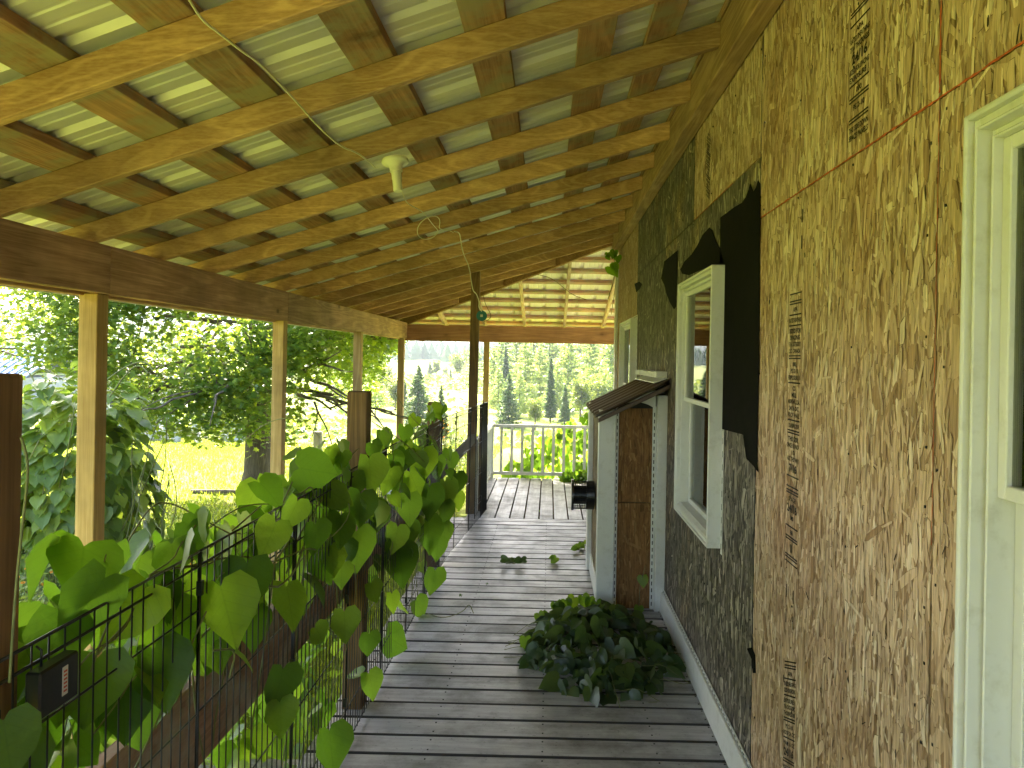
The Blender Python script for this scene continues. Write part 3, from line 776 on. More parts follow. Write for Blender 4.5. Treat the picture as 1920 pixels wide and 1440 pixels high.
# two folded spare panels near the far end
for dx in (.04,):
    m = MB()
    for i in range(0, 13, 3):
        yy = 7.42-.42*i/12; m.tube([(-.62-dx-.02*i/12, yy, .02), (-.62-dx-.02*i/12, yy, 1.12)], .0014 if 0 < i < 12 else .004, 4)
    for z in HZ: m.tube([(-.62-dx, 7.42, z+.02), (-.64-dx, 7.0, z+.02)], .002, 4)
    wp(m.build('wire_panel', M['wire']))
for (Y, xr, zt) in ((1.02, -.785, 1.505), (3.22, -.79, 1.385), (5.43, -.80, 1.21), (7.44, -.64, 1.08)):
    w = .088 if Y < 7 else .05
    wp(MB().box(xr-w, xr, Y, Y+w, -.5 if Y < 7 else 0, zt).build('fence_post', M['stump'], None, .006, 2))
for a, b_, w in ((-1.2, 3.24, 0), (3.25, 5.46, .002), (5.47, 7.30, .004)):
    wp(MB().box(-.920-w, -.881-w, a, b_, .475, .705).build('rail', M['rail'], None, .004) if a < 5 else
       MB().hexa([(-.83, a, .62), (-.79, a, .62), (-.72, b_, .70), (-.76, b_, .70), (-.83, a, .71), (-.79, a, .71), (-.72, b_, .79), (-.76, b_, .79)]).build('rail', M['greypost'], None, .004))
# black box on the fence
bx = empty('control_box', (-.75, 1.13, 1.03)); tag(bx, 'small black plastic box with a white sticker hanging on the wire fence', 'box')
MB().box(-.012, .012, -.045, .045, -.036, .036).build('case', M['plastic'], bx, .003)
MB().box(.0122, .0128, .004, .017, -.02, .024).build('sticker', M['sticker'], bx)
m = MB()
for q in range(6): m.box(.0129, .0132, .0065, .0145, -.015+q*.006, -.012+q*.006)
m.build('sticker_print', M['stick_red'], bx)
MB().tube([(-.004, -.02, .036), (-.004, -.02, .06), (-.012, -.02, .066)], .002).build('hook', M['wire'], bx)

# =================================================================== boxed chase on the wall
ch = empty('wall_chase', (.53, 5.0, 0)); tag(ch, 'boxed bump-out against the wall with white trim and a brown corrugated lid', 'bump-out')
def cp(o, par=None): o.parent = par or ch; o.matrix_parent_inverse = Matrix.Translation(ch.location).inverted() if par is None else Matrix(); return o
Y0c, Y1c, Xc = 4.56, 5.52, .335
def osb_face(axis, a0, a1, z0, z1, pos, matk, dens=.8, name='panel'):
    V, t = strands(10+a0, 10+a1, z0, z1, dens)       # strands made flat, then laid on the face
    V = V.copy(); d_ = WX-V[:, :, 0]; yy = V[:, :, 1]-10
    W_ = np.zeros_like(V)
    if axis == 'y': W_[:, :, 0] = yy; W_[:, :, 1] = pos-d_; W_[:, :, 2] = V[:, :, 2]; W_ = W_[:, ::-1]
    else: W_[:, :, 0] = pos-d_; W_[:, :, 1] = yy; W_[:, :, 2] = V[:, :, 2]
    o = link(name, arr_mesh(name, W_, M[matk], {'tone': t})); cp(o)
    bb = MB(); bb.box(a0, a1, pos, pos+.011, z0, z1) if axis == 'y' else bb.box(pos, pos+.011, a0, a1, z0, z1)
    o2 = bb.build('board_core', M[matk], o); a_ = o2.data.attributes.new('tone', 'FLOAT', 'FACE'); a_.data.foreach_set('value', [.4]*6)
    return o
osb_face('y', Xc+.085, .675, 0, .655, Y0c+.05, 'osbo')['label'] = 'lower orange strand board panel'
osb_face('y', Xc+.085, .675, .66, 1.245, Y0c+.05, 'osbo')
osb_face('x', Y0c+.02, Y1c, 0, 1.22, Xc, 'osbm')
t = MB(); t.box(Xc-.022, Xc+.085, Y0c, Y0c+.05, .0, 1.235); cp(t.build('corner_trim', M['vinyl'], None, .003))
t = MB(); t.box(Xc-.022, Xc-.001, Y0c+.051, Y0c+.075, .0, 1.225); cp(t.build('corner_trim', M['vinyl'], None, .003))
t = MB(); t.box(Xc-.035, Xc-.001, Y1c-.09, Y1c+.012, .0, 1.225); t.box(Xc-.035, Xc+.06, Y1c+.0125, Y1c+.03, 0, 1.22); cp(t.build('corner_trim', M['vinyl'], None, .003))
t = MB(); t.box(.672, .734, Y0c-.01, Y0c+.05, .0, 1.33); cp(t.build('corner_trim', M['vinyl'], None, .003))
t = MB(); t.box(Xc+.0855, Xc+.105, Y0c+.044, Y0c+.047, .0, 1.23); cp(t.build('trim_flange', M['vinyl']))
t = MB(); t.box(.650, .6715, Y0c+.042, Y0c+.045, .0, 1.26); cp(t.build('trim_flange', M['vinyl']))
s = MB(); z = .02
while z < 1.2:
    s.box(Xc+.093, Xc+.098, Y0c+.0428, Y0c+.0435, z, z+.024); s.box(.658, .664, Y0c+.0408, Y0c+.0415, z, z+.024); z += .042
tag(cp(s.build('flange_slot', M['slot'])), kind='stuff')
cp(base_trim(Xc-.002, Y0c+.076, Y1c-.091).build('baseboard', M['vinyl'], None, .003))
t = MB(); t.box(Xc, WX-.012, Y1c, Y1c+.011, 0, 1.24); cp(t.build('rear_panel', M['greypost']))
# gable infill with arched opening
t = MB(); n = 14; vs = []
for i in range(n+1):
    u = i/n; X = Xc+.085+u*(.665-Xc-.085); zb = 1.235+.05*math.sin(math.pi*min(1, u*1.0))**.6; zt_ = 1.262+u*.10
    vs += [(X, Y0c+.03, zb), (X, Y0c+.03, max(zt_, zb+.012)), (X, Y0c+.04, zb), (X, Y0c+.04, max(zt_, zb+.012))]
t.add(vs, [(4*i, 4*i+4, 4*i+5, 4*i+1) for i in range(n)]+[(4*i+2, 4*i+3, 4*i+7, 4*i+6) for i in range(n)]+[(4*i, 4*i+2, 4*i+6, 4*i+4) for i in range(n)])
cp(t.build('arched_trim', M['vinyl']))
t = MB(); t.hexa([(Xc+.01, Y0c+.062, 1.15), (.73, Y0c+.062, 1.15), (.73, Y0c+.07, 1.15), (Xc+.01, Y0c+.07, 1.15), (Xc+.01, Y0c+.062, 1.20), (.73, Y0c+.062, 1.395), (.73, Y0c+.07, 1.395), (Xc+.01, Y0c+.07, 1.20)]); cp(t.build('dark_gap', M['slot']))
# corrugated lid
t = MB(); vs = []; n = 60
for i in range(n+1):
    Y = 4.42+1.2*i/n; h = .011*math.tanh(3*math.sin(2*math.pi*Y/.19))
    vs += [(.285, Y, 1.20+h), (.51, Y, 1.312+h), (.728, Y, 1.425+h), (.285, Y, 1.203+h+.004), (.51, Y, 1.312+h+.006), (.728, Y, 1.425+h+.006)]
fs = []
for i in range(n):
    a, b_ = 6*i, 6*i+6
    fs += [(a, a+1, b_+1, b_), (a+1, a+2, b_+2, b_+1), (a+3, b_+3, b_+4, a+4), (a+4, b_+4, b_+5, a+5), (a, b_, b_+3, a+3)]
fs += [(0, 3, 4, 1), (1, 4, 5, 2), (6*n, 6*n+1, 6*n+4, 6*n+3), (6*n+1, 6*n+2, 6*n+5, 6*n+4)]
t.add(vs, fs); cp(t.build('corrugated_lid', M['brownmetal']))
t = MB(); t.hexa([(.30, 4.44, 1.165), (.728, 4.44, 1.375), (.728, 4.468, 1.375), (.30, 4.468, 1.165), (.30, 4.44, 1.190), (.728, 4.44, 1.405), (.728, 4.468, 1.405), (.30, 4.468, 1.190)])
cp(t.build('lid_edge_board', M['brownmetal'], None, .002))
# foam strip lying on the lid
t = MB()
for i in range(9):
    y0 = 4.55+i*.115; t.box(.655+random.uniform(-.004, .004), .728, y0, y0+.108, 1.440, 1.475+random.uniform(-.004, .004))
fo = t.build('foam_strip', M['foam'], None, .004, 2); tag(fo, 'white foam strip lying on the brown lid against the wall', 'foam strip')
t = MB(); t.hexa([(.64, 4.5, 1.406), (.728, 4.5, 1.4385), (.728, 5.5, 1.4385), (.64, 5.5, 1.406), (.64, 4.5, 1.412), (.728, 4.5, 1.4395), (.728, 5.5, 1.4395), (.64, 5.5, 1.412)])
cp(t.build('flashing', M['vinyl']))
# round black vent
vt = empty('dryer_vent', (Xc-.012, 5.08, .615)); tag(vt, 'round black vent cap with a wire cage on the side of the boxed bump-out', 'vent')
def cyl(m, x0, x1, r, n=28, rin=None, closed=True):
    vs = []
    for x in (x0, x1):
        for k in range(n): a = 2*math.pi*k/n; vs.append((x, r*math.cos(a), r*math.sin(a)))
    fs = [(k, (k+1) % n, n+(k+1) % n, n+k) for k in range(n)]
    m.add(vs, fs, True)
    if closed: m.add(vs, [tuple(range(n)), tuple(range(2*n-1, n-1, -1))])
    return m
cyl(MB(), -.055, 0, .098).build('collar', M['plastic'], vt)
cyl(MB(), -.155, -.14, .105).build('cap', M['plastic'], vt)
cyl(MB(), -.139, -.056, .062).build('pipe', M['plastic'], vt)
m = MB()
for k in range(36):
    a = 2*math.pi*k/36; c2, s2 = .094*math.cos(a), .094*math.sin(a); m.tube([(-.141, c2, s2), (-.054, c2, s2)], .0015, 4)
for x in np.linspace(-.13, -.065, 5):
    m.tube([(x, .094*math.cos(a), .094*math.sin(a)) for a in np.linspace(0, 2*math.pi, 29)], .0013, 4)
m.build('wire_cage', M['wire'], vt)

# =================================================================== lampholder, cable and reel
def on_roof(px, py, dz=-.012):
    d = ray(px, py); # z = ZR - SL*(S0-X)+dz
    Y = (ZR-SL*S0+dz-H)/(d.z-SL*d.x); return at(px, py, Y)
cab = [(352, -6), (378, 38), (412, 62), (448, 92), (487, 118), (525, 158), (560, 195), (595, 236), (640, 276), (668, 285), (688, 300), (703, 314)]
path = [on_roof(*p) for p in cab]
def smooth(p, it=2):
    for _ in range(it):
        q = [p[0]]
        for a, b_ in zip(p[:-1], p[1:]): q += [a*.75+b_*.25, a*.25+b_*.75]
        p = q+[p[-1]]
    return p
o = MB().tube(smooth(path), .0038, 6).build('electric_cable', M['cable']); tag(o, 'cream cable stapled across the nearest rafters', 'cable')
lp = on_roof(741, 302, -.012); lh = empty('lampholder', lp); tag(lh, 'cream porcelain lampholder with a bulb adapter under the rafters', 'lampholder')
sc_ = 1.0; tl = Matrix.Rotation(math.atan(SL), 4, 'Y')
def lathe(m, prof, n=24):
    vs = [(r*math.cos(2*math.pi*k/n), r*math.sin(2*math.pi*k/n), z) for r, z in prof for k in range(n)]
    fs = [(i*n+k, (i+1)*n+k, (i+1)*n+(k+1) % n, i*n+(k+1) % n) for i in range(len(prof)-1) for k in range(n)]
    m.add(vs, fs, True); m.add(vs[-n:], [tuple(range(n))]); m.add(vs[:n], [tuple(range(n))[::-1]]); return m
lathe(MB(), [(.058, .004), (.060, -.006), (.054, -.012), (.034, -.018), (.028, -.035), (.027, -.05)]).build('base', M['porcelain'], lh)
lathe(MB(), [(.022, -.05), (.022, -.085), (.0205, -.088), (.0205, -.135), (.018, -.142)]).build('bulb_adapter', M['porcelain'], lh)
lh.rotation_euler = (R(-8), R(-8), 0)
c2 = [(735, 318), (745, 338), (755, 362), (760, 378), (775, 388), (792, 396), (803, 410), (815, 425), (823, 434), (812, 446), (795, 450), (783, 442), (782, 428), (790, 415), (805, 406), (820, 405), (826, 415), (822, 430), (838, 430), (850, 436)]
o = MB().tube(smooth([on_roof(x, y, -.012-.0*i) for i, (x, y) in enumerate(c2)]), .0028, 6).build('looped_cord', M['cable']); tag(o, 'thin cream cord looped below the lampholder', 'cord')
c3 = [(852, 434), (862, 436), (864, 452), (868, 475), (880, 500), (884, 530), (887, 546), (893, 550), (899, 566), (897, 576), (903, 584)]
Ys = np.linspace(on_roof(852, 434).y, 7.28, len(c3))
o = MB().tube(smooth([at(x, y, Y) for (x, y), Y in zip(c3, Ys)]), .0042, 6).build('drop_cord', M['cable']); tag(o, 'cream cord dropping from the rafters to the teal reel', 'cord')
rc = at(903, 592, 7.28); re_ = empty('cord_reel', rc); tag(re_, 'small teal plastic reel hanging on the inner post', 'reel')
m = MB()
for yy in (0, .022): m.add([(.052*math.cos(a), yy, .052*math.sin(a)) for a in np.linspace(0, 2*math.pi, 24, endpoint=False)]+[(.052*math.cos(a), yy+.004, .052*math.sin(a)) for a in np.linspace(0, 2*math.pi, 24, endpoint=False)], [tuple(range(24)), tuple(range(47, 23, -1))]+[(k, (k+1) % 24, 24+(k+1) % 24, 24+k) for k in range(24)])
m.build('flange', M['teal'], re_)
MB().box(-.012, .012, -.001, -.003, -.012, .012).build('hub_label', M['sticker'], re_)
MB().tube([(.04*math.cos(a), .013, .04*math.sin(a)) for a in np.linspace(0, 2*math.pi, 18)], .006).build('wound_cord', M['cable'], re_)
c4 = [(975, 512), (1010, 515), (1030, 520), (1046, 530), (1062, 544), (1078, 555), (1100, 562)]
o = MB().tube(smooth([at(x, y, 8.0+.1*i) for i, (x, y) in enumerate(c4)]), .004, 5).build('loose_cord', M['stump']); tag(o, 'thin dark cord hanging under the far roof slope', 'cord')
o = MB().tube(smooth([at(x, y, 7.5) for x, y in ((905, 543), (907, 560), (912, 575), (921, 590), (919, 598), (908, 603))]), .003, 5).build('loose_cord', M['stump']); tag(o, 'thin brown cord trailing beside the teal reel', 'cord')

# =================================================================== leaves
def leaf_template(seed, cup=.25, droop=.25):
    rr = random.Random(seed)
    mid = [0, .07, .24, .44, .65, .85, 1.0]
    edge = [(.10, -.13), (.36, -.17), (.52, .08), (.52, .36), (.38, .63), (.17, .86), (.0, 1.07)]
    V = []; uv = []
    for i, (my, (ex, ey)) in enumerate(zip(mid, edge)):
        for sgn in (-1, 1):
            for q in (.5, 1.0):
                x = sgn*ex*q*(1+rr.uniform(-.05, .05)); yv = my+(ey-my)*q
                z = cup*abs(x)**1.3-droop*max(0, yv)**2*.5+rr.uniform(-.015, .015)*q+.03*math.sin(yv*9+sgn)*q
                V.append((x, yv, z)); uv.append((x, yv))
        V.append((0, my, -droop*my*my*.5-.01)); uv.append((0, my))
    Fq = []
    for i in range(6):
        a, b_ = 5*i, 5*i+5          # order: L.5, L1, R.5, R1, mid
        Fq += [(a+4, b_+4, b_, a), (a, b_, b_+1, a+1), (a+4, a+2, b_+2, b_+4), (a+2, a+3, b_+3, b_+2)]
    return V, Fq, uv
def leaf_mesh(name, seed, mat_, **kw):
    V, Fq, uv = leaf_template(seed, **kw); me = bpy.data.meshes.new(name); me.from_pydata(V, [], Fq)
    ul = me.uv_layers.new(name='UVMap')
    for p in me.polygons:
        p.use_smooth = True
        for li in p.loop_indices: ul.data[li].uv = uv[me.loops[li].vertex_index]
    me.materials.append(mat_); return me
def leaf_set(mat_, n=5, **kw): return [leaf_mesh('leaf', 10+i, mat_, cup=random.uniform(.05, .45), droop=random.uniform(.0, .5)) for i in range(n)]
def leaf_matrix(pos, size, nrm, tipdir):
    """leaf plane normal nrm, tip towards tipdir"""
    n = Vector(nrm).normalized(); t = Vector(tipdir); t = (t-n*t.dot(n))
    t = t.normalized() if t.length > 1e-4 else n.orthogonal().normalized()
    x = t.cross(n)
    return Matrix(((x.x*size, t.x*size, n.x*size, pos[0]), (x.y*size, t.y*size, n.y*size, pos[1]), (x.z*size, t.z*size, n.z*size, pos[2]), (0, 0, 0, 1)))
def leaf_objects(mats, meshes, parent, name='leaf'):
    inv = Matrix.Translation(parent.location).inverted()
    for m_ in mats:
        o = bpy.data.objects.new(name, random.choice(meshes)); COL.objects.link(o); o.parent = parent
        o.matrix_local = inv @ m_
def leaf_mass(mats, mat_, parent, name='foliage', ntemp=4):
    T = [leaf_template(50+i, cup=random.uniform(.05, .45), droop=random.uniform(0, .5)) for i in range(ntemp)]
    Vs = []; Fs = []; UV = []; RN = []; n0 = 0
    for m_ in mats:
        V, Fq, uv = random.choice(T); A = np.array(m_)[:3]
        P = np.c_[np.array(V), np.ones(len(V))] @ A.T
        Vs.append(P); Fs.append(np.array(Fq)+n0); n0 += len(V); UV.append(np.array(uv)); RN += [random.random()]*len(Fq)
    V = np.concatenate(Vs); Fq = np.concatenate(Fs); uv = np.concatenate(UV)
    me = bpy.data.meshes.new(name); me.vertices.add(len(V)); me.vertices.foreach_set('co', V.ravel())
    me.loops.add(Fq.size); me.loops.foreach_set('vertex_index', Fq.ravel()); me.polygons.add(len(Fq)); me.polygons.foreach_set('loop_start', np.arange(0, Fq.size, 4))
    a = me.attributes.new('rnd', 'FLOAT', 'FACE'); a.data.foreach_set('value', RN)
    ul = me.uv_layers.new(name='UVMap'); ul.data.foreach_set('uv', uv[Fq.ravel()].ravel())
    me.polygons.foreach_set('use_smooth', [True]*len(Fq))
    me.materials.append(mat_); me.update(calc_edges=True)
    o = link(name, me, parent)
    if parent is not None: o.matrix_parent_inverse = Matrix.Translation(parent.location).inverted()
    tag(o, kind='stuff'); return o
def wander(p0, p1, n, amp):
    p0, p1 = Vector(p0), Vector(p1); out = []
    off = Vector((0, 0, 0))
    for i in range(n+1):
        t = i/n; off += Vector([random.uniform(-amp, amp) for _ in range(3)]); w = math.sin(math.pi*t)
        out.append(p0.lerp(p1, t)+off*w)
    return out

fv = empty('fence_vine', (-.8, 2.5, 0)); tag(fv, 'broad heart-leaved vine climbing over the black wire fence', 'vine')
LM = leaf_set(M['leaf'], 7)
big = [(420, 1150, 112, 8), (502, 1005, 66, -30), (668, 1030, 74, 0), (752, 1060, 74, 10), (738, 1008, 48, -20), (812, 1090, 46, -10), (792, 1140, 40, 40), (752, 1203, 62, 70), (692, 1208, 42, 0),
       (645, 1172, 56, 0), (518, 1288, 78, -20), (524, 1345, 62, 0), (617, 1405, 78, 0), (695, 1285, 48, 10), (717, 1330, 52, -35), (14, 1400, 110, 10), (606, 1190, 44, 50), (360, 1012, 62, 10), (372, 985, 50, 20),
       (598, 885, 82, 80), (692, 890, 66, 0), (745, 868, 40, 30), (792, 873, 60, 0), (772, 790, 26, -40), (850, 905, 42, -20), (846, 868, 34, 0), (765, 955, 54, 0), (805, 1005, 62, 10), (832, 965, 46, 0), (838, 925, 50, 10),
       (800, 940, 60, -10), (780, 905, 52, 30), (700, 950, 44, 60), (830, 880, 44, 40), (470, 1060, 60, -60), (330, 1100, 80, -50), (150, 1110, 120, -60), (240, 1140, 110, -40), (90, 1200, 110, -30),
       (540, 960, 60, -40), (640, 930, 52, 70), (595, 1010, 60, 10), (735, 1130, 36, 0), (705, 1110, 40, 30), (820, 1030, 40, 0), (858, 940, 32, 0), (725, 900, 50, -20), (770, 1000, 40, 0), (300, 1230, 120, 0), (250, 1330, 130, 10),
       (170, 1290, 120, -10), (470, 1180, 70, 0), (560, 1130, 60, 15), (640, 1080, 44, 0), (830, 1000, 38, 0), (720, 820, 30, 20), (755, 815, 34, -10), (705, 845, 36, 30)]
mats = []
for (px, py, sz, rot) in big:
    X = random.uniform(-.745, -.70) if px > 480 or (px, py) == (420, 1150) or px < 50 else -.80
    if px in (300, 250, 170, 390, 470, 560, 330, 240, 150, 90): X = random.uniform(-.86, -.80)
    d = ray(px, py); Y = X/d.x
    if Y < .45: Y = .75
    p = at(px, py, Y); size = sz*Y/F/1.0
    nrm = Vector((1.0, -.9+random.uniform(-.4, .4), random.uniform(-.1, .6)))
    tip = Vector((math.sin(R(rot)), 0, -math.cos(R(rot))))
    mats.append(leaf_matrix(p-tip*size*.45, size, nrm, tip))
def rnd_leaf(x, y, z, s, side=1):
    nrm = Vector((random.choice((1, 1, -1))*random.uniform(.3, 1), random.uniform(-.9, .9), random.uniform(-.2, .9)))
    tip = Vector((random.uniform(-.5, .5), random.uniform(-.6, .6), -1))
    return leaf_matrix((x, y, z), s, nrm, tip)
allm = []
def dens(y, z):
    return 1
for i in range(290):
    y = random.choice((random.uniform(.9, 2.7), random.uniform(.9, 2.9), random.uniform(2.4, 4.8), random.uniform(2.6, 5.2)))
    if y < 2.6:
        z = random.choice((random.gauss(1.0, .09), random.gauss(.95, .12), random.uniform(.0, .95))); x = -.80-abs(random.gauss(0, .06)) if z > .8 else random.uniform(-1.3, -.94)
        if z > .8 and random.random() < .06: x = -.75+random.uniform(0, .03)
    else:
        z = random.choice((random.gauss(1.0, .12), random.gauss(.9, .2), random.uniform(.1, .9))); x = -.765+random.gauss(-.01, .045)
        if z < .7 and random.random() < .6: x = random.uniform(-1.2, -.95)
    if -.95 < x < -.86 and .42 < z < .76: x = -.99
    if .36 < z < .80 and y < 3.3 and x > -.93: continue
    if y < 1.5 and x > -.815: x = -.86
    z = min(z, 1.2)
    allm.append(rnd_leaf(x, y, z, random.uniform(.06, .125)))
allm.sort(key=lambda m_: (Vector(m_.translation)-Vector((0, 0, H))).length)
for i in range(150):
    y = random.uniform(.9, 3.0); z = random.choice((random.uniform(.78, 1.12), random.uniform(.84, 1.15), random.uniform(-.1, .5))); x = random.uniform(-1.12, -.93) if z < .8 else random.uniform(-1.05, -.80)
    x = min(x, -.87) if y < 1.5 else x; m_ = rnd_leaf(x, y, z, random.uniform(.08, .135)); allm.append(m_)
allm.sort(key=lambda m_: (Vector(m_.translation)-Vector((0, 0, H))).length)
nk = max(0, 300-len(mats)); leaf_objects(mats+allm[:nk], LM, fv)
leaf_mass(allm[nk:]+[rnd_leaf(random.uniform(-1.6, -1.0), random.uniform(.6, 5), random.uniform(-.55, .2), random.uniform(.07, .13)) for _ in range(260)], M['leafs'], fv)
st = MB()
for i in range(20):
    y0 = random.uniform(1.0, 5.0); st.tube(smooth(wander((random.uniform(-.84, -.79), y0, random.uniform(-.5, .1)), (random.uniform(-.80, -.74), y0+random.uniform(-.5, .5), random.uniform(.95, 1.2)), 7, .035), 1), random.uniform(.0012, .0026), 5)
for i in range(26):
    y0 = random.uniform(1.0, 4.8); st.tube(smooth(wander((-.78, y0, random.uniform(.85, 1.12)), (-.77+random.uniform(-.05, .06), y0+random.uniform(.3, .9), random.uniform(.9, 1.15)), 7, .03), 1), random.uniform(.0012, .003), 5)
for q in ([(200, 1090, 1.5), (270, 960, 1.6), (310, 935, 1.7), (400, 985, 1.75), (430, 1000, 1.8)], [(380, 1000, 1.9), (430, 960, 2.0), (470, 945, 2.1), (520, 945, 2.2)], [(697, 790, 3.2), (760, 830, 3.3), (800, 870, 3.6)],
          [(740, 735, 3.8), (760, 770, 3.8), (800, 810, 3.9), (830, 850, 4)], [(430, 1270, 1.5), (445, 1215, 1.5), (400, 1220, 1.4)], [(600, 820, 3.0), (560, 780, 3.1), (500, 790, 3.2), (455, 830, 3.3)],
          [(18, 1280, 1.02), (30, 1100, 1.03), (45, 960, 1.03), (55, 870, 1.03), (40, 820, 1.03)], [(260, 1080, 1.5), (220, 1130, 1.4), (190, 1200, 1.3), (170, 1260, 1.3)],
          [(800, 1150, 3.4), (830, 1160, 3.5), (868, 1148, 3.6), (880, 1130, 3.6), (888, 1150, 3.6)]):
    st.tube(smooth([at(x, y, Y) for x, y, Y in q]), .002, 5)
o = st.build('stem', M['stem'], fv); o.matrix_parent_inverse = Matrix.Translation(fv.location).inverted()

# vine pile on the deck
vp = empty('vine_pile', (.27, 3.8, 0)); tag(vp, 'dark heap of cut vine lying on the deck against the wall', 'vine heap')
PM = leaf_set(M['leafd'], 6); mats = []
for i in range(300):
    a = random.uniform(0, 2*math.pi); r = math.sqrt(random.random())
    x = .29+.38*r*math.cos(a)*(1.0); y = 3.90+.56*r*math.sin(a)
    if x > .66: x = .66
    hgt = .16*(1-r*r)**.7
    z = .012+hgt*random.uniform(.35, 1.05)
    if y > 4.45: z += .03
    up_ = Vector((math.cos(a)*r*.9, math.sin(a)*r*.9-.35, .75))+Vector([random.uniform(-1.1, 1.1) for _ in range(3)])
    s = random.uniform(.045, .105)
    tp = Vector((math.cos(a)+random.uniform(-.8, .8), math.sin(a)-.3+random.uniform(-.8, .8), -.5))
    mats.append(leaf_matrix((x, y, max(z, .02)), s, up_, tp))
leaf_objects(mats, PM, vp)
st = MB()
for i in range(22):
    a = random.uniform(0, 6.28); st.tube(smooth(wander((.29+.2*math.cos(a), 3.86+.3*math.sin(a), .05), (.29+.5*math.cos(a+1), 3.86+.6*math.sin(a+1), .01), 6, .04), 1), .0016, 4)
o = st.build('stem', M['stem'], vp); o.matrix_parent_inverse = Matrix.Translation(vp.location).inverted()
# bright shoots at the back of the heap
vs_ = empty('vine_shoot', (.2, 4.35, 0)); tag(vs_, 'bright green vine shoots rising behind the dark heap', 'vine shoot')
LMs = leaf_set(M['leaf'], 3); mats = []; st = MB()
for (x0, y0, x1, y1, Ya, Yb) in ((1140, 1170, 1010, 1150, 4.5, 4.3), (1150, 1150, 1060, 1125, 4.5, 4.45), (1195, 1190, 1210, 1060, 4.5, 4.5), (1080, 1160, 1040, 1130, 4.3, 4.3), (1000, 1230, 985, 1195, 4.0, 3.9)):
    pts = wander(at(x0, y0, Ya), at(x1, y1, Yb), 7, .012); st.tube(smooth(pts), .0016, 4)
    for p in pts[1:]:
        if random.random() < (.9 if x0 < 1190 else .45): mats.append(leaf_matrix(p, random.uniform(.045, .085), (random.uniform(-.3, .5), -1, random.uniform(.1, .8)), (random.uniform(-.6, .6), -.2, -1)))
leaf_objects(mats, LMs, vs_); o = st.build('stem', M['stem'], vs_); o.matrix_parent_inverse = Matrix.Translation(vs_.location).inverted()

# sprigs on the deck
def sprig(px, py, label, leaves, dark=False, seed=0):
    c = on_z(px, py, 0.004); e = empty('vine_sprig', c); tag(e, label, 'sprig'); st = MB()
    for k, (dx, dy, s, tilt) in enumerate(leaves):
        m_ = leaf_matrix((c.x+dx, c.y+dy, .015+tilt*.03), s, (random.uniform(-.4, .4), -tilt, 1-.5*tilt), (random.uniform(-1, 1), random.uniform(-1, 0), 0))
        leaf_objects([m_], PM if dark else LMs, e)
        st.tube(smooth([Vector((c.x, c.y, .006)), Vector((c.x+dx*.5, c.y+dy*.5, .02)), Vector((c.x+dx, c.y+dy, .014))]), .0014, 4)
    o = st.build('stem', M['stem'], e); o.matrix_parent_inverse = Matrix.Translation(e.location).inverted()
sprig(963, 1058, 'wilted vine sprig with curled dark leaves in the middle of the deck', [(-.09, 0, .06, .9), (-.05, .02, .05, .2), (0, .02, .06, .4), (.05, -.01, .055, .9), (.09, 0, .05, .8), (.02, .03, .05, .3)], True)
sprig(1043, 1054, 'single fresh green leaf lying on the deck', [(0, 0, .06, .8), (-.02, .01, .04, .7)])
sprig(1085, 1032, 'small green sprig beside the foot of the bump-out', [(0, 0, .05, .8), (.02, .05, .045, .9), (.03, .12, .05, .7), (-.02, -.04, .05, .8), (.05, .18, .04, .6)])
sprig(975, 1253, 'thin dried tendril left of the dark heap', [(.03, .0, .045, .5), (.06, .02, .05, .6)], True)
sprig(865, 1120, 'tiny dry leaf scrap near the wire fence', [(0, 0, .022, .2)], True)
sprig(912, 1098, 'small brown leaf crumb in the middle of a board', [(0, 0, .018, .2)], True)
# vine hanging at the far wall corner
hv = empty('hanging_vine', (.62, 7.8, 2.5)); tag(hv, 'few green leaves hanging from the eave at the far wall corner', 'vine'); mats = []; st = MB()
pts = [at(1148, 470, 7.7), at(1154, 500, 7.75), at(1150, 530, 7.75), at(1140, 560, 7.7)]
st.tube(smooth(pts), .004, 5); st.tube(smooth([at(1156, 475, 7.75), at(1157, 520, 7.8), at(1146, 590, 7.8)]), .003, 5)
for (px, py, s) in ((1143, 500, 24), (1152, 470, 16), (1158, 480, 14), (1140, 474, 12), (1150, 495, 18), (1137, 480, 10)):
    mats.append(leaf_matrix(at(px, py, 7.7), s*7.7/F, (random.uniform(-.3, .3), -1, .3), (random.uniform(-1, 1), 0, -1)))
leaf_objects(mats, LMs, hv); o = st.build('stem', M['stem'], hv); o.matrix_parent_inverse = Matrix.Translation(hv.location).inverted()

# vine behind the far railing
rv = empty('railing_vine', (.25, 9.95, -.6)); tag(rv, 'sunlit leafy vine growing through the right end of the white railing', 'vine'); mats = []
for i in range(620):
    u = random.random(); x = -.6+1.35*u**.8; top = .12+.75*max(0, min(1, (x+.6)/1.15))
    z = random.uniform(-.55, top); y = random.uniform(9.66, 10.3)
    if random.random() < .12: y = random.uniform(9.3, 9.55); z = random.uniform(.0, .12); x = random.uniform(.2, .75)
    mats.append(leaf_matrix((x, y, z), random.uniform(.06, .12), (random.uniform(-.7, .5), -.8, random.uniform(0, 1.2)), (random.uniform(-.5, .5), -.3, -1)))
mats.sort(key=lambda m_: m_.translation.y)
leaf_objects(mats[:290], LMs, rv); leaf_mass(mats[290:], M['leafs'], rv)
st = MB()
for i in range(14):
    x = random.uniform(-.4, .8); st.tube(smooth(wander((x, 10, -.75), (x+random.uniform(-.3, .3), 9.9, random.uniform(.2, .8)), 6, .05), 1), .004, 4)
o = st.build('stem', M['stem'], rv); o.matrix_parent_inverse = Matrix.Translation(rv.location).inverted()

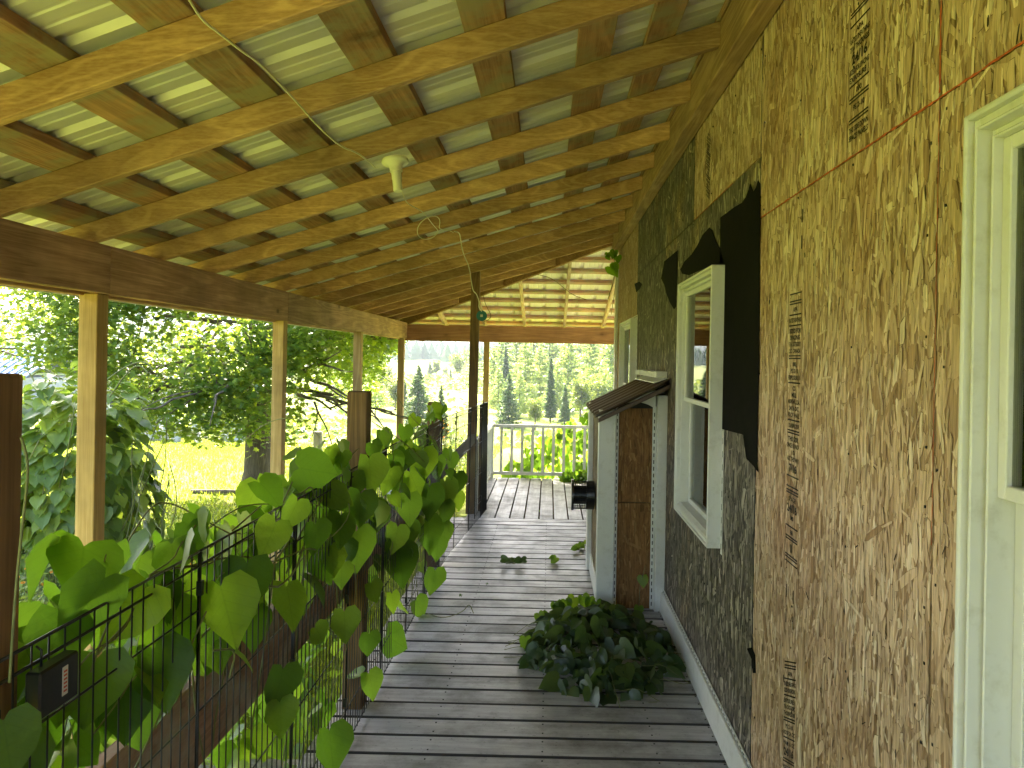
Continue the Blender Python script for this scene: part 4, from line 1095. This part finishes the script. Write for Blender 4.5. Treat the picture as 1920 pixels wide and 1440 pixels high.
# vine mound on the left
vb = empty('vine_mound', (-4.1, 6.2, -.6)); tag(vb, 'tall dense mound of heart-leaved vine beyond the nearest lit post', 'bush'); mats = []
C = Vector((-3.98, 6.3, .1))
def mound_r(th, ph): return 1+.10*math.sin(3*th+1)+.08*math.sin(5*th+2*ph)+.06*math.cos(7*ph+th)
for i in range(1500):
    th = random.uniform(0, 2*math.pi); w = random.uniform(-.55, 1); ph = math.asin(w)
    r = mound_r(th, ph)*random.uniform(.86, 1.03)
    n = Vector((math.cos(th)*math.cos(ph), math.sin(th)*math.cos(ph), math.sin(ph)))
    cyl_ = max(math.cos(ph), .0)**.55
    p = C+Vector((.50*math.cos(th)*cyl_*r, .58*math.sin(th)*cyl_*r, 1.17*math.sin(ph)*r))
    nn_ = (n+Vector([random.uniform(-.45, .45) for _ in range(3)])+Vector((0, 0, .45)))
    mats.append(leaf_matrix(p, random.uniform(.085, .14), nn_, (n.x*.3+random.uniform(-.3, .3), n.y*.3+random.uniform(-.3, .3), -1)))
mats.sort(key=lambda m_: (m_.translation-Vector((0, 0, H))).length)
BM = leaf_set(M['leafb'], 6); leaf_objects(mats[:300], BM, vb); leaf_mass(mats[300:], M['leafbs'], vb)
st = MB()
for i in range(30):
    th = random.uniform(0, 6.28); st.tube(smooth(wander(C+Vector((.5*math.cos(th), .4*math.sin(th), -.8)), C+Vector((.7*math.cos(th+.5), .6*math.sin(th+.5), random.uniform(.2, 1.0))), 6, .06), 1), .005, 4)
for q in ([(180, 730), (215, 700), (250, 680), (275, 678), (287, 695)], [(205, 745), (240, 695), (262, 683), (278, 700)], [(60, 705), (78, 690), (93, 695), (97, 720)], [(35, 700), (48, 692), (60, 705), (66, 720)]):
    st.tube(smooth([at(x, y, 6.1) for x, y in q]), .006, 5)
o = st.build('stem', M['stem'], vb); o.matrix_parent_inverse = Matrix.Translation(vb.location).inverted()
# dark core so the mound is not see-through
import bmesh
# =================================================================== maple and other trees
def poly_cloud(P, Nn, size, mat_, name, parent, shape='maple', stretch=None):
    """one small polygon per point: P (N,3), normals Nn, sizes"""
    n = len(P)
    if shape == 'maple': pts = np.array([(0, -.5), (.22, -.28), (.55, -.22), (.30, .05), (.48, .40), (.16, .25), (0, .62), (-.16, .25), (-.48, .40), (-.30, .05), (-.55, -.22), (-.22, -.28)])
    elif shape == 'spray': pts = np.array([(0, -.5), (.22, .0), (.10, .15), (0, .6), (-.10, .15), (-.22, .0)])
    elif shape == 'blade': pts = np.array([(-.5, 0), (.5, 0), (.06, 1.0)])
    else: pts = np.array([(-.35, -.45), (.3, -.5), (.5, .1), (.1, .5), (-.5, .2)])
    Nn = Nn/np.linalg.norm(Nn, axis=1, keepdims=True)
    if stretch is None: ref = rng.normal(size=(n, 3))
    else: ref = stretch
    T = ref-Nn*(ref*Nn).sum(1, keepdims=True); T /= np.linalg.norm(T, axis=1, keepdims=True)+1e-9
    X = np.cross(T, Nn)
    V = P[:, None]+(X[:, None]*pts[None, :, 0:1]+T[:, None]*pts[None, :, 1:2])*size[:, None, None]
    if shape == 'maple': V -= Nn[:, None]*(np.abs(pts[None, :, 0:1]))*size[:, None, None]*.3
    me = arr_mesh(name, V, mat_, {'rnd': rng.random(n)})
    o = link(name, me, parent); return o
def limb_path(p0, p1, n, amp, sag=0):
    pts = wander(p0, p1, n, amp)
    return pts
def maple(base, R_, ztop, zlow, ntw, nleaf, label, trunk_r=.2, limbs=(), seed=3, env=False):
    random.seed(seed)
    root = empty('maple_tree', base); tag(root, label, 'tree')
    def tp(o): o.parent = root; return o
    t = MB(); H_ = (ztop-base[2])*.75
    pth = [Vector((0, 0, -.15)), Vector((0, 0, .05)), Vector((.02, 0, .35)), Vector((.03, 0, 1.2)), Vector((-.02, .02, 2.2)), Vector((.06, .05, 3.4)), Vector((.0, .1, H_))]
    t.tube(pth, [trunk_r*1.5, trunk_r*1.25, trunk_r*1.02, trunk_r*.92, trunk_r*.8, trunk_r*.55, trunk_r*.2], 14)
    tp(t.build('trunk', M['bark']))
    br = MB(); tips = []
    def branch(p, d, L, r, depth):
        q = p+d*L; pts = [p]+[p+d*L*f+Vector([random.uniform(-.06, .06)*L for _ in range(3)]) for f in (.3, .6)]+[q]
        if r > .011: br.tube(smooth(pts, 1), [r, r*.9, r*.85, r*.75, r*.65, r*.5, r*.45, r*.4][:len(smooth(pts, 1))], 6)
        if depth == 0: tips.append((q, d)); tips.append((p+d*L*.55, d)); return
        for k in range(3 if depth > 1 else 3):
            nd = (d+Vector((random.uniform(-.7, .7), random.uniform(-.7, .7), random.uniform(-.45, .4)))).normalized()
            branch(p+d*L*random.uniform(.45, 1), nd, L*random.uniform(.5, .75), r*.5, depth-1)
        tips.append((q, d))
    nl = ntw
    for i in range(nl):
        z = random.uniform(1.3, H_*.98); a = i*2.399+random.uniform(-.4, .4)
        f = (z-1.3)/(H_-1.3); L = R_*(.62+.25*math.sin(math.pi*min(1, f+.15)))*(1-.45*f)
        el = -.12+.75*f+random.uniform(-.15, .15)
        branch(Vector((0, 0, z)), Vector((math.cos(a)*math.cos(el), math.sin(a)*math.cos(el), math.sin(el))), L*.62, trunk_r*.33*(1-.5*f), 3)
    for lm in limbs:
        br.tube(smooth([Vector(p) for p in lm[0]]), lm[1], 7)
        for p in lm[0][1:]: tips += [(Vector(p), Vector((0, 0, -1)))]*2
    tp(tag(br.build('limbs', M['bark']), kind='stuff'))
    T = np.array([tuple(q) for q, d in tips])
    lo = zlow-base[2]
    T = T[T[:, 2] > lo+.2]
    idx = rng.integers(0, len(T), nleaf); cl = rng.normal(0, 1, (nleaf, 3))*np.array([.38, .38, .24])
    P = T[idx]+cl; P[:, 2] -= np.abs(cl[:, 0])*.25
    if env:
        P = P[P[:, 0] < 2.2]
        P = P[P[:, 1] > -2.4]; lowz = np.interp(P[:, 0], [-4, -2.6, -1.5, -1.1, -.68, .5, 1.1, 1.4, 1.8, 2.3], [2.2, 1.7, 1.35, 1.1, .75, .5, .6, 1.5, 1.9, 2.7])+.22*np.abs(P[:, 1])
        P = P[P[:, 2] > lowz+rng.normal(0, .10, len(P))]; nleaf = len(P)
    Nn = rng.normal(0, .55, (nleaf, 3))+np.array([0, 0, 1.0])
    tp(tag(poly_cloud(P, Nn, rng.uniform(.055, .105, nleaf), M['maple'], 'crown', root), kind='stuff'))
    return root
tb = on_z(480, 925, -.6)
tx, ty = tb.x, tb.y
def tl_(px, py, dY=0):
    p = at(px, py, ty+dY); return (p.x-tx, p.y-ty, p.z+.6)
limbA = ([tl_(452, 728), tl_(430, 718), tl_(415, 722), tl_(395, 733), tl_(350, 732), tl_(318, 727), tl_(290, 715), tl_(262, 708)], .028)
limbB = ([tl_(452, 735), tl_(430, 736), tl_(412, 740), tl_(405, 752), tl_(404, 765)], .035)
maple((tx, ty, -.6), 3.8, 7.6, .25, 26, 150000, 'big leafy maple shading the lawn beyond the posts', .20, [limbA, limbB], 3, True)
maple((-15.2, 16.0, -.8), 6.0, 9.0, 1.3, 26, 120000, 'second broadleaf tree at the far left edge of the lawn', .22, (), 11)

# red feeder on the low limb
fp = at(395, 757, ty-.1); fd = empty('bird_feeder', fp); tag(fd, 'small faded red feeder hanging from the low maple limb', 'feeder')
lathe(MB(), [(.03, .0), (.055, .01), (.055, .02), (.04, .025), (.04, .14), (.07, .145), (.035, .18), (.01, .19)], 16).build('feeder_body', M['redthing'], fd)
MB().tube([(0, 0, .19), (.01, 0, .24)], .003, 4).build('hanger', M['wire'], fd)

def conifer(name, H_, R_, mat_, seed, nb=34, per=9, droop=.25, nsp=30, size=.15):
    random.seed(seed); g_ = np.random.default_rng(seed)
    tr_ = MB().tube([(0, 0, -.3), (0, 0, H_*.5), (0, 0, H_*.98)], [H_*.014+.02, H_*.009+.015, .01], 7).mesh('trunk', M['bark'])
    P = []; D = []
    for i in range(nb):
        f = (i+.5)/nb; z = H_*(.06+.93*f); Lb = R_*(1-f)**.8*1.0+.04*R_
        for k in range(per):
            a = random.uniform(0, 2*math.pi); L = Lb*random.uniform(.72, 1.12); n = max(4, int(nsp*1.6*L/R_))
            t = g_.random(n)**.7
            side = g_.normal(0, .11*L, n)*(1-t*.5)
            x = t*L; zz = z-droop*x*(1-.5*t)+g_.normal(0, .03*R_, n)+.10*L*t*t
            P.append(np.stack([x*math.cos(a)-side*math.sin(a), x*math.sin(a)+side*math.cos(a), zz], 1))
            D.append(np.repeat([[math.cos(a), math.sin(a), -.15]], n, 0)+g_.normal(0, .35, (n, 3)))
    P = np.concatenate(P); D = np.concatenate(D); n = len(P)
    global rng; old = rng; rng = g_
    Nn = g_.normal(0, .5, (n, 3))+np.array([0, 0, 1.0])
    o = poly_cloud(P, Nn, g_.uniform(.6, 1.5, n)*size*1.7*H_/6, mat_, 'crown', None, 'spray', D); rng = old
    me = o.data; bpy.data.objects.remove(o); return tr_, me
def broad(name, H_, R_, mat_, seed, n=5000, size=.13):
    random.seed(seed); g_ = np.random.default_rng(seed)
    tr_ = MB().tube([(0, 0, -.3), (0, 0, H_*.4), (.1, 0, H_*.8)], [H_*.02+.02, H_*.014, .01], 7).mesh('trunk', M['bark'])
    nb = 34; C = g_.normal(0, 1, (nb, 3)); C /= np.linalg.norm(C, axis=1, keepdims=True); C *= (g_.random((nb, 1))**.4)*.8
    C = C*np.array([R_, R_, H_*.44])+np.array([0, 0, H_*.54])
    idx = g_.integers(0, nb, n); v = g_.normal(0, 1, (n, 3)); v /= np.linalg.norm(v, axis=1, keepdims=True)
    P = C[idx]+v*(g_.random((n, 1))**.35)*R_*.34; P = P[P[:, 2] > .15]
    n = len(P); global rng; old = rng; rng = g_
    o = poly_cloud(P, g_.normal(0, .6, (n, 3))+np.array([0, 0, .9]), g_.uniform(.6, 1.4, n)*size*H_/6, mat_, 'crown', None, 'blob'); rng = old
    me = o.data; bpy.data.objects.remove(o); return tr_, me
protos = {
 'spruce': conifer('spruce', 6, 1.7, M['needle'], 21), 'spruce2': conifer('spruce', 6, 1.0, M['needle'], 22),
 'narrow': conifer('spruce', 6, .62, M['needle'], 25, nb=40), 'pine': conifer('pine', 6, 2.3, M['needle2'], 23, nb=20, per=8, droop=-.12, nsp=44, size=.15),
 'pine2': conifer('pine', 6, 2.1, M['needle2'], 24, nb=17, per=9, droop=-.2, nsp=48, size=.14),
 'broad': broad('b', 6, 1.9, M['broad'], 31), 'broad2': broad('b', 6, 1.5, M['broad'], 32), 'maple_far': broad('b', 6, 2.2, M['maple'], 33)}
NAMES = {'spruce': 'spruce_tree', 'spruce2': 'spruce_tree', 'narrow': 'spruce_tree', 'pine': 'pine_tree', 'pine2': 'pine_tree', 'broad': 'broadleaf_tree', 'broad2': 'broadleaf_tree', 'maple_far': 'broadleaf_tree'}
def put_tree(kind, px, ytop, Y, label, group=None, base=None):
    p = at(px, 700, Y); zb = gz(p.x, Y) if base is None else base
    top = at(px, ytop, Y).z; h = top-zb
    e = empty(NAMES[kind], (p.x, Y, zb), random.uniform(0, 6.28)); tag(e, label, 'tree', group); s = h/6; e.scale = (s, s, s)
    link('trunk', protos[kind][0], e); c = link('crown', protos[kind][1], e)
    return e
random.seed(5)
TL = [
 ('spruce', 955, 700, 42, 'dark drooping spruce just left in the gap by the railing newel'),
 ('narrow', 1033, 668, 46, 'tall narrow dark spruce in the middle of the far gap'),
 ('spruce', 785, 684, 40, 'bluish spruce standing alone beside the slim corner post'),
 ('spruce2', 828, 722, 36, 'small young spruce in front of the meadow'),
 ('narrow', 948, 648, 60, 'pointed spruce top rising behind the drooping spruce'),
 ('pine2', 985, 640, 58, 'tall pale pine left of the narrow dark spruce'),
 ('pine', 1012, 650, 62, 'pale pine close behind the narrow dark spruce'),
 ('pine', 1065, 630, 60, 'big pale pine right of the narrow dark spruce'),
 ('pine2', 1105, 620, 64, 'high pine filling the upper right of the gap'),
 ('pine', 1145, 625, 60, 'pine touching the wall corner in the view'),
 ('broad2', 1090, 695, 46, 'yellow-green rounded tree in front of the pines'),
 ('broad', 1130, 690, 50, 'pale airy broadleaf beside the wall corner'),
 ('pine2', 925, 655, 66, 'pine half hidden by the right far post'),
 ('pine', 975, 700, 48, 'low pale pine between two spruces'),
 ('broad2', 1005, 735, 40, 'low yellowish shrub tree below the pines'),
 ('spruce2', 1060, 720, 44, 'short dark spruce under the rounded tree'),
 ('broad', 862, 648, 95, 'tall broadleaf at the right end of the meadow edge'),
 ('spruce2', 845, 690, 100, 'dark spruce at the meadow edge behind the inner post'),
 ('spruce', 806, 678, 105, 'dark spruce in the tree line past the meadow'),
 ('broad2', 818, 668, 105, 'rounded light tree in the tree line past the meadow'),
 ('broad', 835, 684, 110, 'low bushy tree closing the meadow'),
 ('pine', 940, 612, 78, 'tall pine at the left end of the pine wood'),
 ('pine2', 968, 606, 84, 'high pine behind the two dark spruces'),
 ('pine', 1000, 598, 88, 'highest pine behind the narrow dark spruce'),
 ('pine2', 1030, 604, 80, 'tall pine standing over the middle of the gap'),
 ('pine', 1060, 596, 86, 'tall back-row pine right of the gap middle'),
 ('pine2', 1088, 600, 78, 'back-row pine above the rounded tree'),
 ('pine', 1118, 594, 84, 'back-row pine near the wall corner'),
 ('pine2', 1150, 590, 76, 'outermost back-row pine by the wall corner'),
 ('broad', 1110, 680, 52, 'pale green broadleaf in front of the back-row pines'),
 ('pine2', 1045, 680, 54, 'mid-height pine beside the narrow dark spruce'),
 ('pine', 935, 690, 52, 'mid-height pine behind the drooping spruce'),
 ('broad2', 742, 700, 52, 'low yellow-green broadleaf right of the stub post'),
 ('broad', 742, 690, 55, 'yellowish broadleaf left of the slim corner post'),
 ('broad2', 722, 672, 60, 'tall thin broadleaf beside the big maple'),
 ('maple_far', 705, 712, 46, 'shaded dark tree mass beside the big maple'),
 ('spruce2', 760, 715, 48, 'shaded spruce behind the slim corner post'),
 ('broad', 640, 700, 50, 'broadleaf glimpsed under the big maple'),
 ('broad2', 560, 705, 50, 'broadleaf showing through the maple crown'),
 ('pine2', 890, 640, 80, 'pine seen between the inner post and the right far post'),
 ('maple_far', 230, 690, 55, 'far tree row behind the grey shed'),
 ('broad', 100, 690, 60, 'far tree beside the blue barn roof'),
 ('maple_far', 330, 700, 60, 'round far tree right of the grey shed'),
 ('broad2', 440, 700, 60, 'far tree behind the maple trunk'),
]
for kind, px, yt, Y, lab in TL: put_tree(kind, px, yt, Y, lab)
# forest on the near foot of the hill: one mass
def hillz(x, y):
    t = min(1, (y-420)/420); t = t*t*(3-2*t); return -2+t*46
V = []
for i in range(5200):
    y = 175+random.random()**.8*560; x = random.uniform(-.75, .35)*y; z0 = max(gz(x, min(y, 420)), hillz(x, y) if y > 420 else -9)
    h = random.uniform(2.5, 6.5); r = h*random.uniform(.28, .5); a0 = random.uniform(0, 6)
    n = 5
    for lev in range(3):
        zb, rr_, zt_ = z0+h*(.1+.25*lev), r*(1-.28*lev), z0+h*(.55+.22*lev)
        for k in range(n):
            a = a0+2*math.pi*k/n+lev; b_ = a0+2*math.pi*(k+1)/n+lev
            V.append([(x+rr_*math.cos(a), y+rr_*math.sin(a), zb), (x+rr_*math.cos(b_), y+rr_*math.sin(b_), zb), (x, y, zt_)])
me = arr_mesh('forest', np.array(V), M['needle'], {'rnd': np.repeat(rng.random(5200), 15)})
tag(link('forest', me), 'wooded slope of small far trees beyond the meadow', 'forest', kind='stuff')

# shrubs and meadow brush (uncountable): clumps of leaf-sized faces
n = 26000
yy = 14+rng.random(n)**1.3*95; xx = (rng.uniform(-.75, .22, n))*yy
sel = (np.sin(xx*.35)+np.cos(yy*.23+xx*.1)+rng.normal(0, .5, n)) > .55; xx, yy = xx[sel], yy[sel]; n = len(xx)
keep = ~((xx < -2) & (yy < 26)); xx, yy = xx[keep], yy[keep]; n = len(xx)
zz = np.array([gz(a, b_) for a, b_ in zip(xx, yy)])+rng.random(n)**1.5*(.25+yy*.012)
P = np.stack([xx, yy, zz], 1)
tag(poly_cloud(P, rng.normal(0, .6, (n, 3))+np.array([0, 0, .9]), rng.uniform(.08, .2, n)*(1+yy*.02), M['broad'], 'meadow_brush', None, 'blob'), 'low brush and weeds across the meadow', 'brush', kind='stuff')
# lawn blades
n = 90000
yy = 3+rng.random(n)**1.2*21; xx = -1.2-rng.random(n)*(yy*.75+1)
zz = np.array([gz(a, b_) for a, b_ in zip(xx, yy)])
P = np.stack([xx, yy, zz-.005], 1); D = rng.normal(0, .35, (n, 3))+np.array([0, 0, 1.0]); D /= np.linalg.norm(D, axis=1, keepdims=True)
Nn = rng.normal(0, 1, (n, 3)); Nn[:, 2] *= .2
L = rng.uniform(.04, .085, n)*(1+yy*.01); w = .006*(1+yy*.06)
Nn /= np.linalg.norm(Nn, axis=1, keepdims=True); X = np.cross(D, Nn); X /= np.linalg.norm(X, axis=1, keepdims=True)+1e-9
V = np.stack([P-X*w[:, None], P+X*w[:, None], P+D*L[:, None]], 1)
tag(link('grass', arr_mesh('grass', V, M['grassb'], {'rnd': rng.random(n)})), 'short sunlit lawn grass', 'grass', kind='stuff')
# grasses and jewelweed by the porch
def weeds(x0, x1, y0, y1, n, hmax, name, label, flowers):
    random.seed(n); P = []; Nn = []; S = []; st = MB(); FP = []
    for i in range(n):
        x = random.uniform(x0, x1); y = random.uniform(y0, y1); z0 = -.6; h = random.uniform(.4, 1)*hmax
        top = Vector((x+random.uniform(-.15, .15), y+random.uniform(-.15, .15), z0+h))
        st.tube([(x, y, z0), ((x+top.x)/2+random.uniform(-.02, .02), (y+top.y)/2, z0+h*.5), top], .0025, 3, cap=False)
        for k in range(16):
            t = random.uniform(.25, 1); q = Vector((x, y, z0)).lerp(top, t)+Vector((random.gauss(0, .06), random.gauss(0, .06), random.gauss(0, .03)))
            P.append(tuple(q)); S.append(random.uniform(.035, .075)); Nn.append((random.gauss(0, .5), random.gauss(0, .5)-.2, 1))
        if flowers:
            for k in range(1):
                q = top+Vector((random.gauss(0, .07), random.gauss(0, .07), random.gauss(-.03, .05))); FP.append(tuple(q))
    e = empty(name, ((x0+x1)/2, (y0+y1)/2, -.6)); tag(e, label, 'wildflowers' if flowers else 'weeds', kind='stuff')
    inv = Matrix.Translation(e.location).inverted()
    for o in (poly_cloud(np.array(P), np.array(Nn), np.array(S), M['weed'], 'foliage', e, 'spray'), st.build('stem', M['stem'], e)): o.matrix_parent_inverse = inv; o['kind'] = 'stuff'
    if FP:
        o = poly_cloud(np.repeat(np.array(FP), 3, 0), rng.normal(0, 1, (len(FP)*3, 3))+np.array([.3, -.8, .4]), rng.uniform(.016, .028, len(FP)*3), M['petal'], 'flower', e, 'blob'); o.matrix_parent_inverse = inv; o['kind'] = 'stuff'
weeds(-4.7, -2.3, 3.9, 5.6, 300, .75, 'wildflower_patch', 'tangle of orange jewelweed flowers below the vine mound', True)
weeds(-2.9, -1.5, 2.9, 6.5, 260, .42, 'weed_patch', 'pale sunlit weeds just outside the wire fence', False)
weeds(-1.75, -1.35, 12.0, 12.5, 26, 1.35, 'stand_in_flowers', 'tall orange flowers standing in for a blurred item beyond the wire fence', True)  # flowers made up in place of an unidentified coloured item
weeds(-5.0, -1.2, 12.5, 17, 260, .55, 'weed_patch', 'tall sunlit weeds at the far end of the lawn', False)
# lawn post
lp_ = on_z(595, 880, -.6)
ps = empty('lawn_post', (lp_.x, lp_.y, -.62)); tag(ps, 'short grey wooden post standing alone on the lawn', 'post')
o = lathe(MB(), [(.085, 0), (.088, .4), (.082, .70), (.070, .73)], 14).build('post_shaft', M['greypost'], ps)
# timber edge lying by the maple
te = on_z(430, 927, -.6)
o = MB().tube([(te.x-.6, te.y+.05, -.57), (te.x, te.y, -.56), (te.x+.65, te.y-.05, -.57)], [.03, .035, .03], 8).build('fallen_branch', M['bark']); tag(o, 'grey branch lying in the grass at the maple foot', 'branch')

# barn with blue metal roof, grey shed
m_, nt, b = mat('blue_metal'); b.inputs['Base Color'].default_value = (.22, .33, .55, 1); b.inputs['Roughness'].default_value = .45; b.inputs['Metallic'].default_value = .3; M['bluemetal'] = m_
M['greyboard'] = plain('grey_siding', (.38, .38, .38), .8); M['barnred'] = plain('barn_red', (.4, .08, .06), .8)
bn = empty('barn', (-36, 46, -1.6)); tag(bn, 'low barn with a ribbed blue metal roof at the left edge', 'barn')
MB().box(-11, 5.2, -3.5, 3.5, -.3, 1.5).build('wall', M['greyboard'], bn)
rs = MB()
for i in range(40):
    x = -11.6+i*.44; rs.hexa([(x, -4, 1.35), (x+.43, -4, 1.35), (x+.43, 0, 3.3), (x, 0, 3.3), (x, -4, 1.40), (x+.43, -4, 1.40), (x+.43, 0, 3.35), (x, 0, 3.35)])
    rs.hexa([(x+.40, -4.01, 1.41), (x+.45, -4.01, 1.41), (x+.45, -.01, 3.36), (x+.40, -.01, 3.36), (x+.40, -4.01, 1.47), (x+.45, -4.01, 1.47), (x+.45, -.01, 3.42), (x+.40, -.01, 3.42)])
rs.hexa([(-11.6, 0, 3.3), (6, 0, 3.3), (6, 4, 1.35), (-11.6, 4, 1.35), (-11.6, 0, 3.35), (6, 0, 3.35), (6, 4, 1.40), (-11.6, 4, 1.40)])
rs.build('roof', M['bluemetal'], bn)
sh = empty('shed', (-15.6, 28, -1.25)); tag(sh, 'pale grey shed with a dark window glimpsed left of the maple', 'shed')
MB().box(-1.3, 1.2, -1, 1, -.3, 1.9).build('wall', M['greyboard'], sh)
MB().hexa([(-1.5, -1.2, 1.85), (1.4, -1.2, 1.85), (1.4, 0, 2.5), (-1.5, 0, 2.5), (-1.5, -1.2, 1.9), (1.4, -1.2, 1.9), (1.4, 0, 2.55), (-1.5, 0, 2.55)]).hexa([(-1.5, 0, 2.5), (1.4, 0, 2.5), (1.4, 1.2, 1.85), (-1.5, 1.2, 1.85), (-1.5, 0, 2.55), (1.4, 0, 2.55), (1.4, 1.2, 1.9), (-1.5, 1.2, 1.9)]).build('roof', M['brownmetal'], sh)
wn = MB().box(-.45, .15, -1.03, -1.005, .7, 1.5).build('window', M['paintw'], sh); MB().box(-.38, .08, -1.04, -1.032, .77, 1.43).build('pane', M['slot'], wn)
# stone pile beyond the lawn
rp_ = empty('stone_wall', (-9.6, 20.5, -.9)); tag(rp_, 'low pale stone wall at the back of the lawn', 'stone wall')
M['stone'] = plain('pale_stone', (.42, .42, .42), .9, var=.3, scale=8)
random.seed(4)
base_me = None
bm = bmesh.new(); bmesh.ops.create_icosphere(bm, subdivisions=1, radius=.5)
for v in bm.verts: v.co *= random.uniform(.8, 1.15)
base_me = bpy.data.meshes.new('stone'); bm.to_mesh(base_me); bm.free(); base_me.materials.append(M['stone'])
for i in range(70):
    o = link('stone', base_me, rp_); o.location = (random.uniform(-1.9, 1.9), random.uniform(-.25, .25), random.uniform(.0, .45)); o.scale = (random.uniform(.25, .5), random.uniform(.25, .4), random.uniform(.15, .28)); o.rotation_euler = (random.random(), random.random(), random.random()*6)

# =================================================================== haze
hz = MB().box(-1150, 950, -60, 1250, -9, 75)
hmat = bpy.data.materials.new('haze'); hmat.use_nodes = True; nt = hmat.node_tree; nt.nodes.clear()
out = N(nt, 'ShaderNodeOutputMaterial'); pv = N(nt, 'ShaderNodeVolumePrincipled'); pv.inputs['Color'].default_value = (.82, .90, 1, 1); pv.inputs['Density'].default_value = .0005; pv.inputs['Anisotropy'].default_value = .3
nt.links.new(pv.outputs[0], out.inputs['Volume'])
hmat.cycles.homogeneous_volume = True if hasattr(hmat, 'cycles') and hasattr(hmat.cycles, 'homogeneous_volume') else None
USE_HAZE = True
if USE_HAZE: tag(hz.build('haze', hmat), 'pale summer haze', None, kind='stuff')
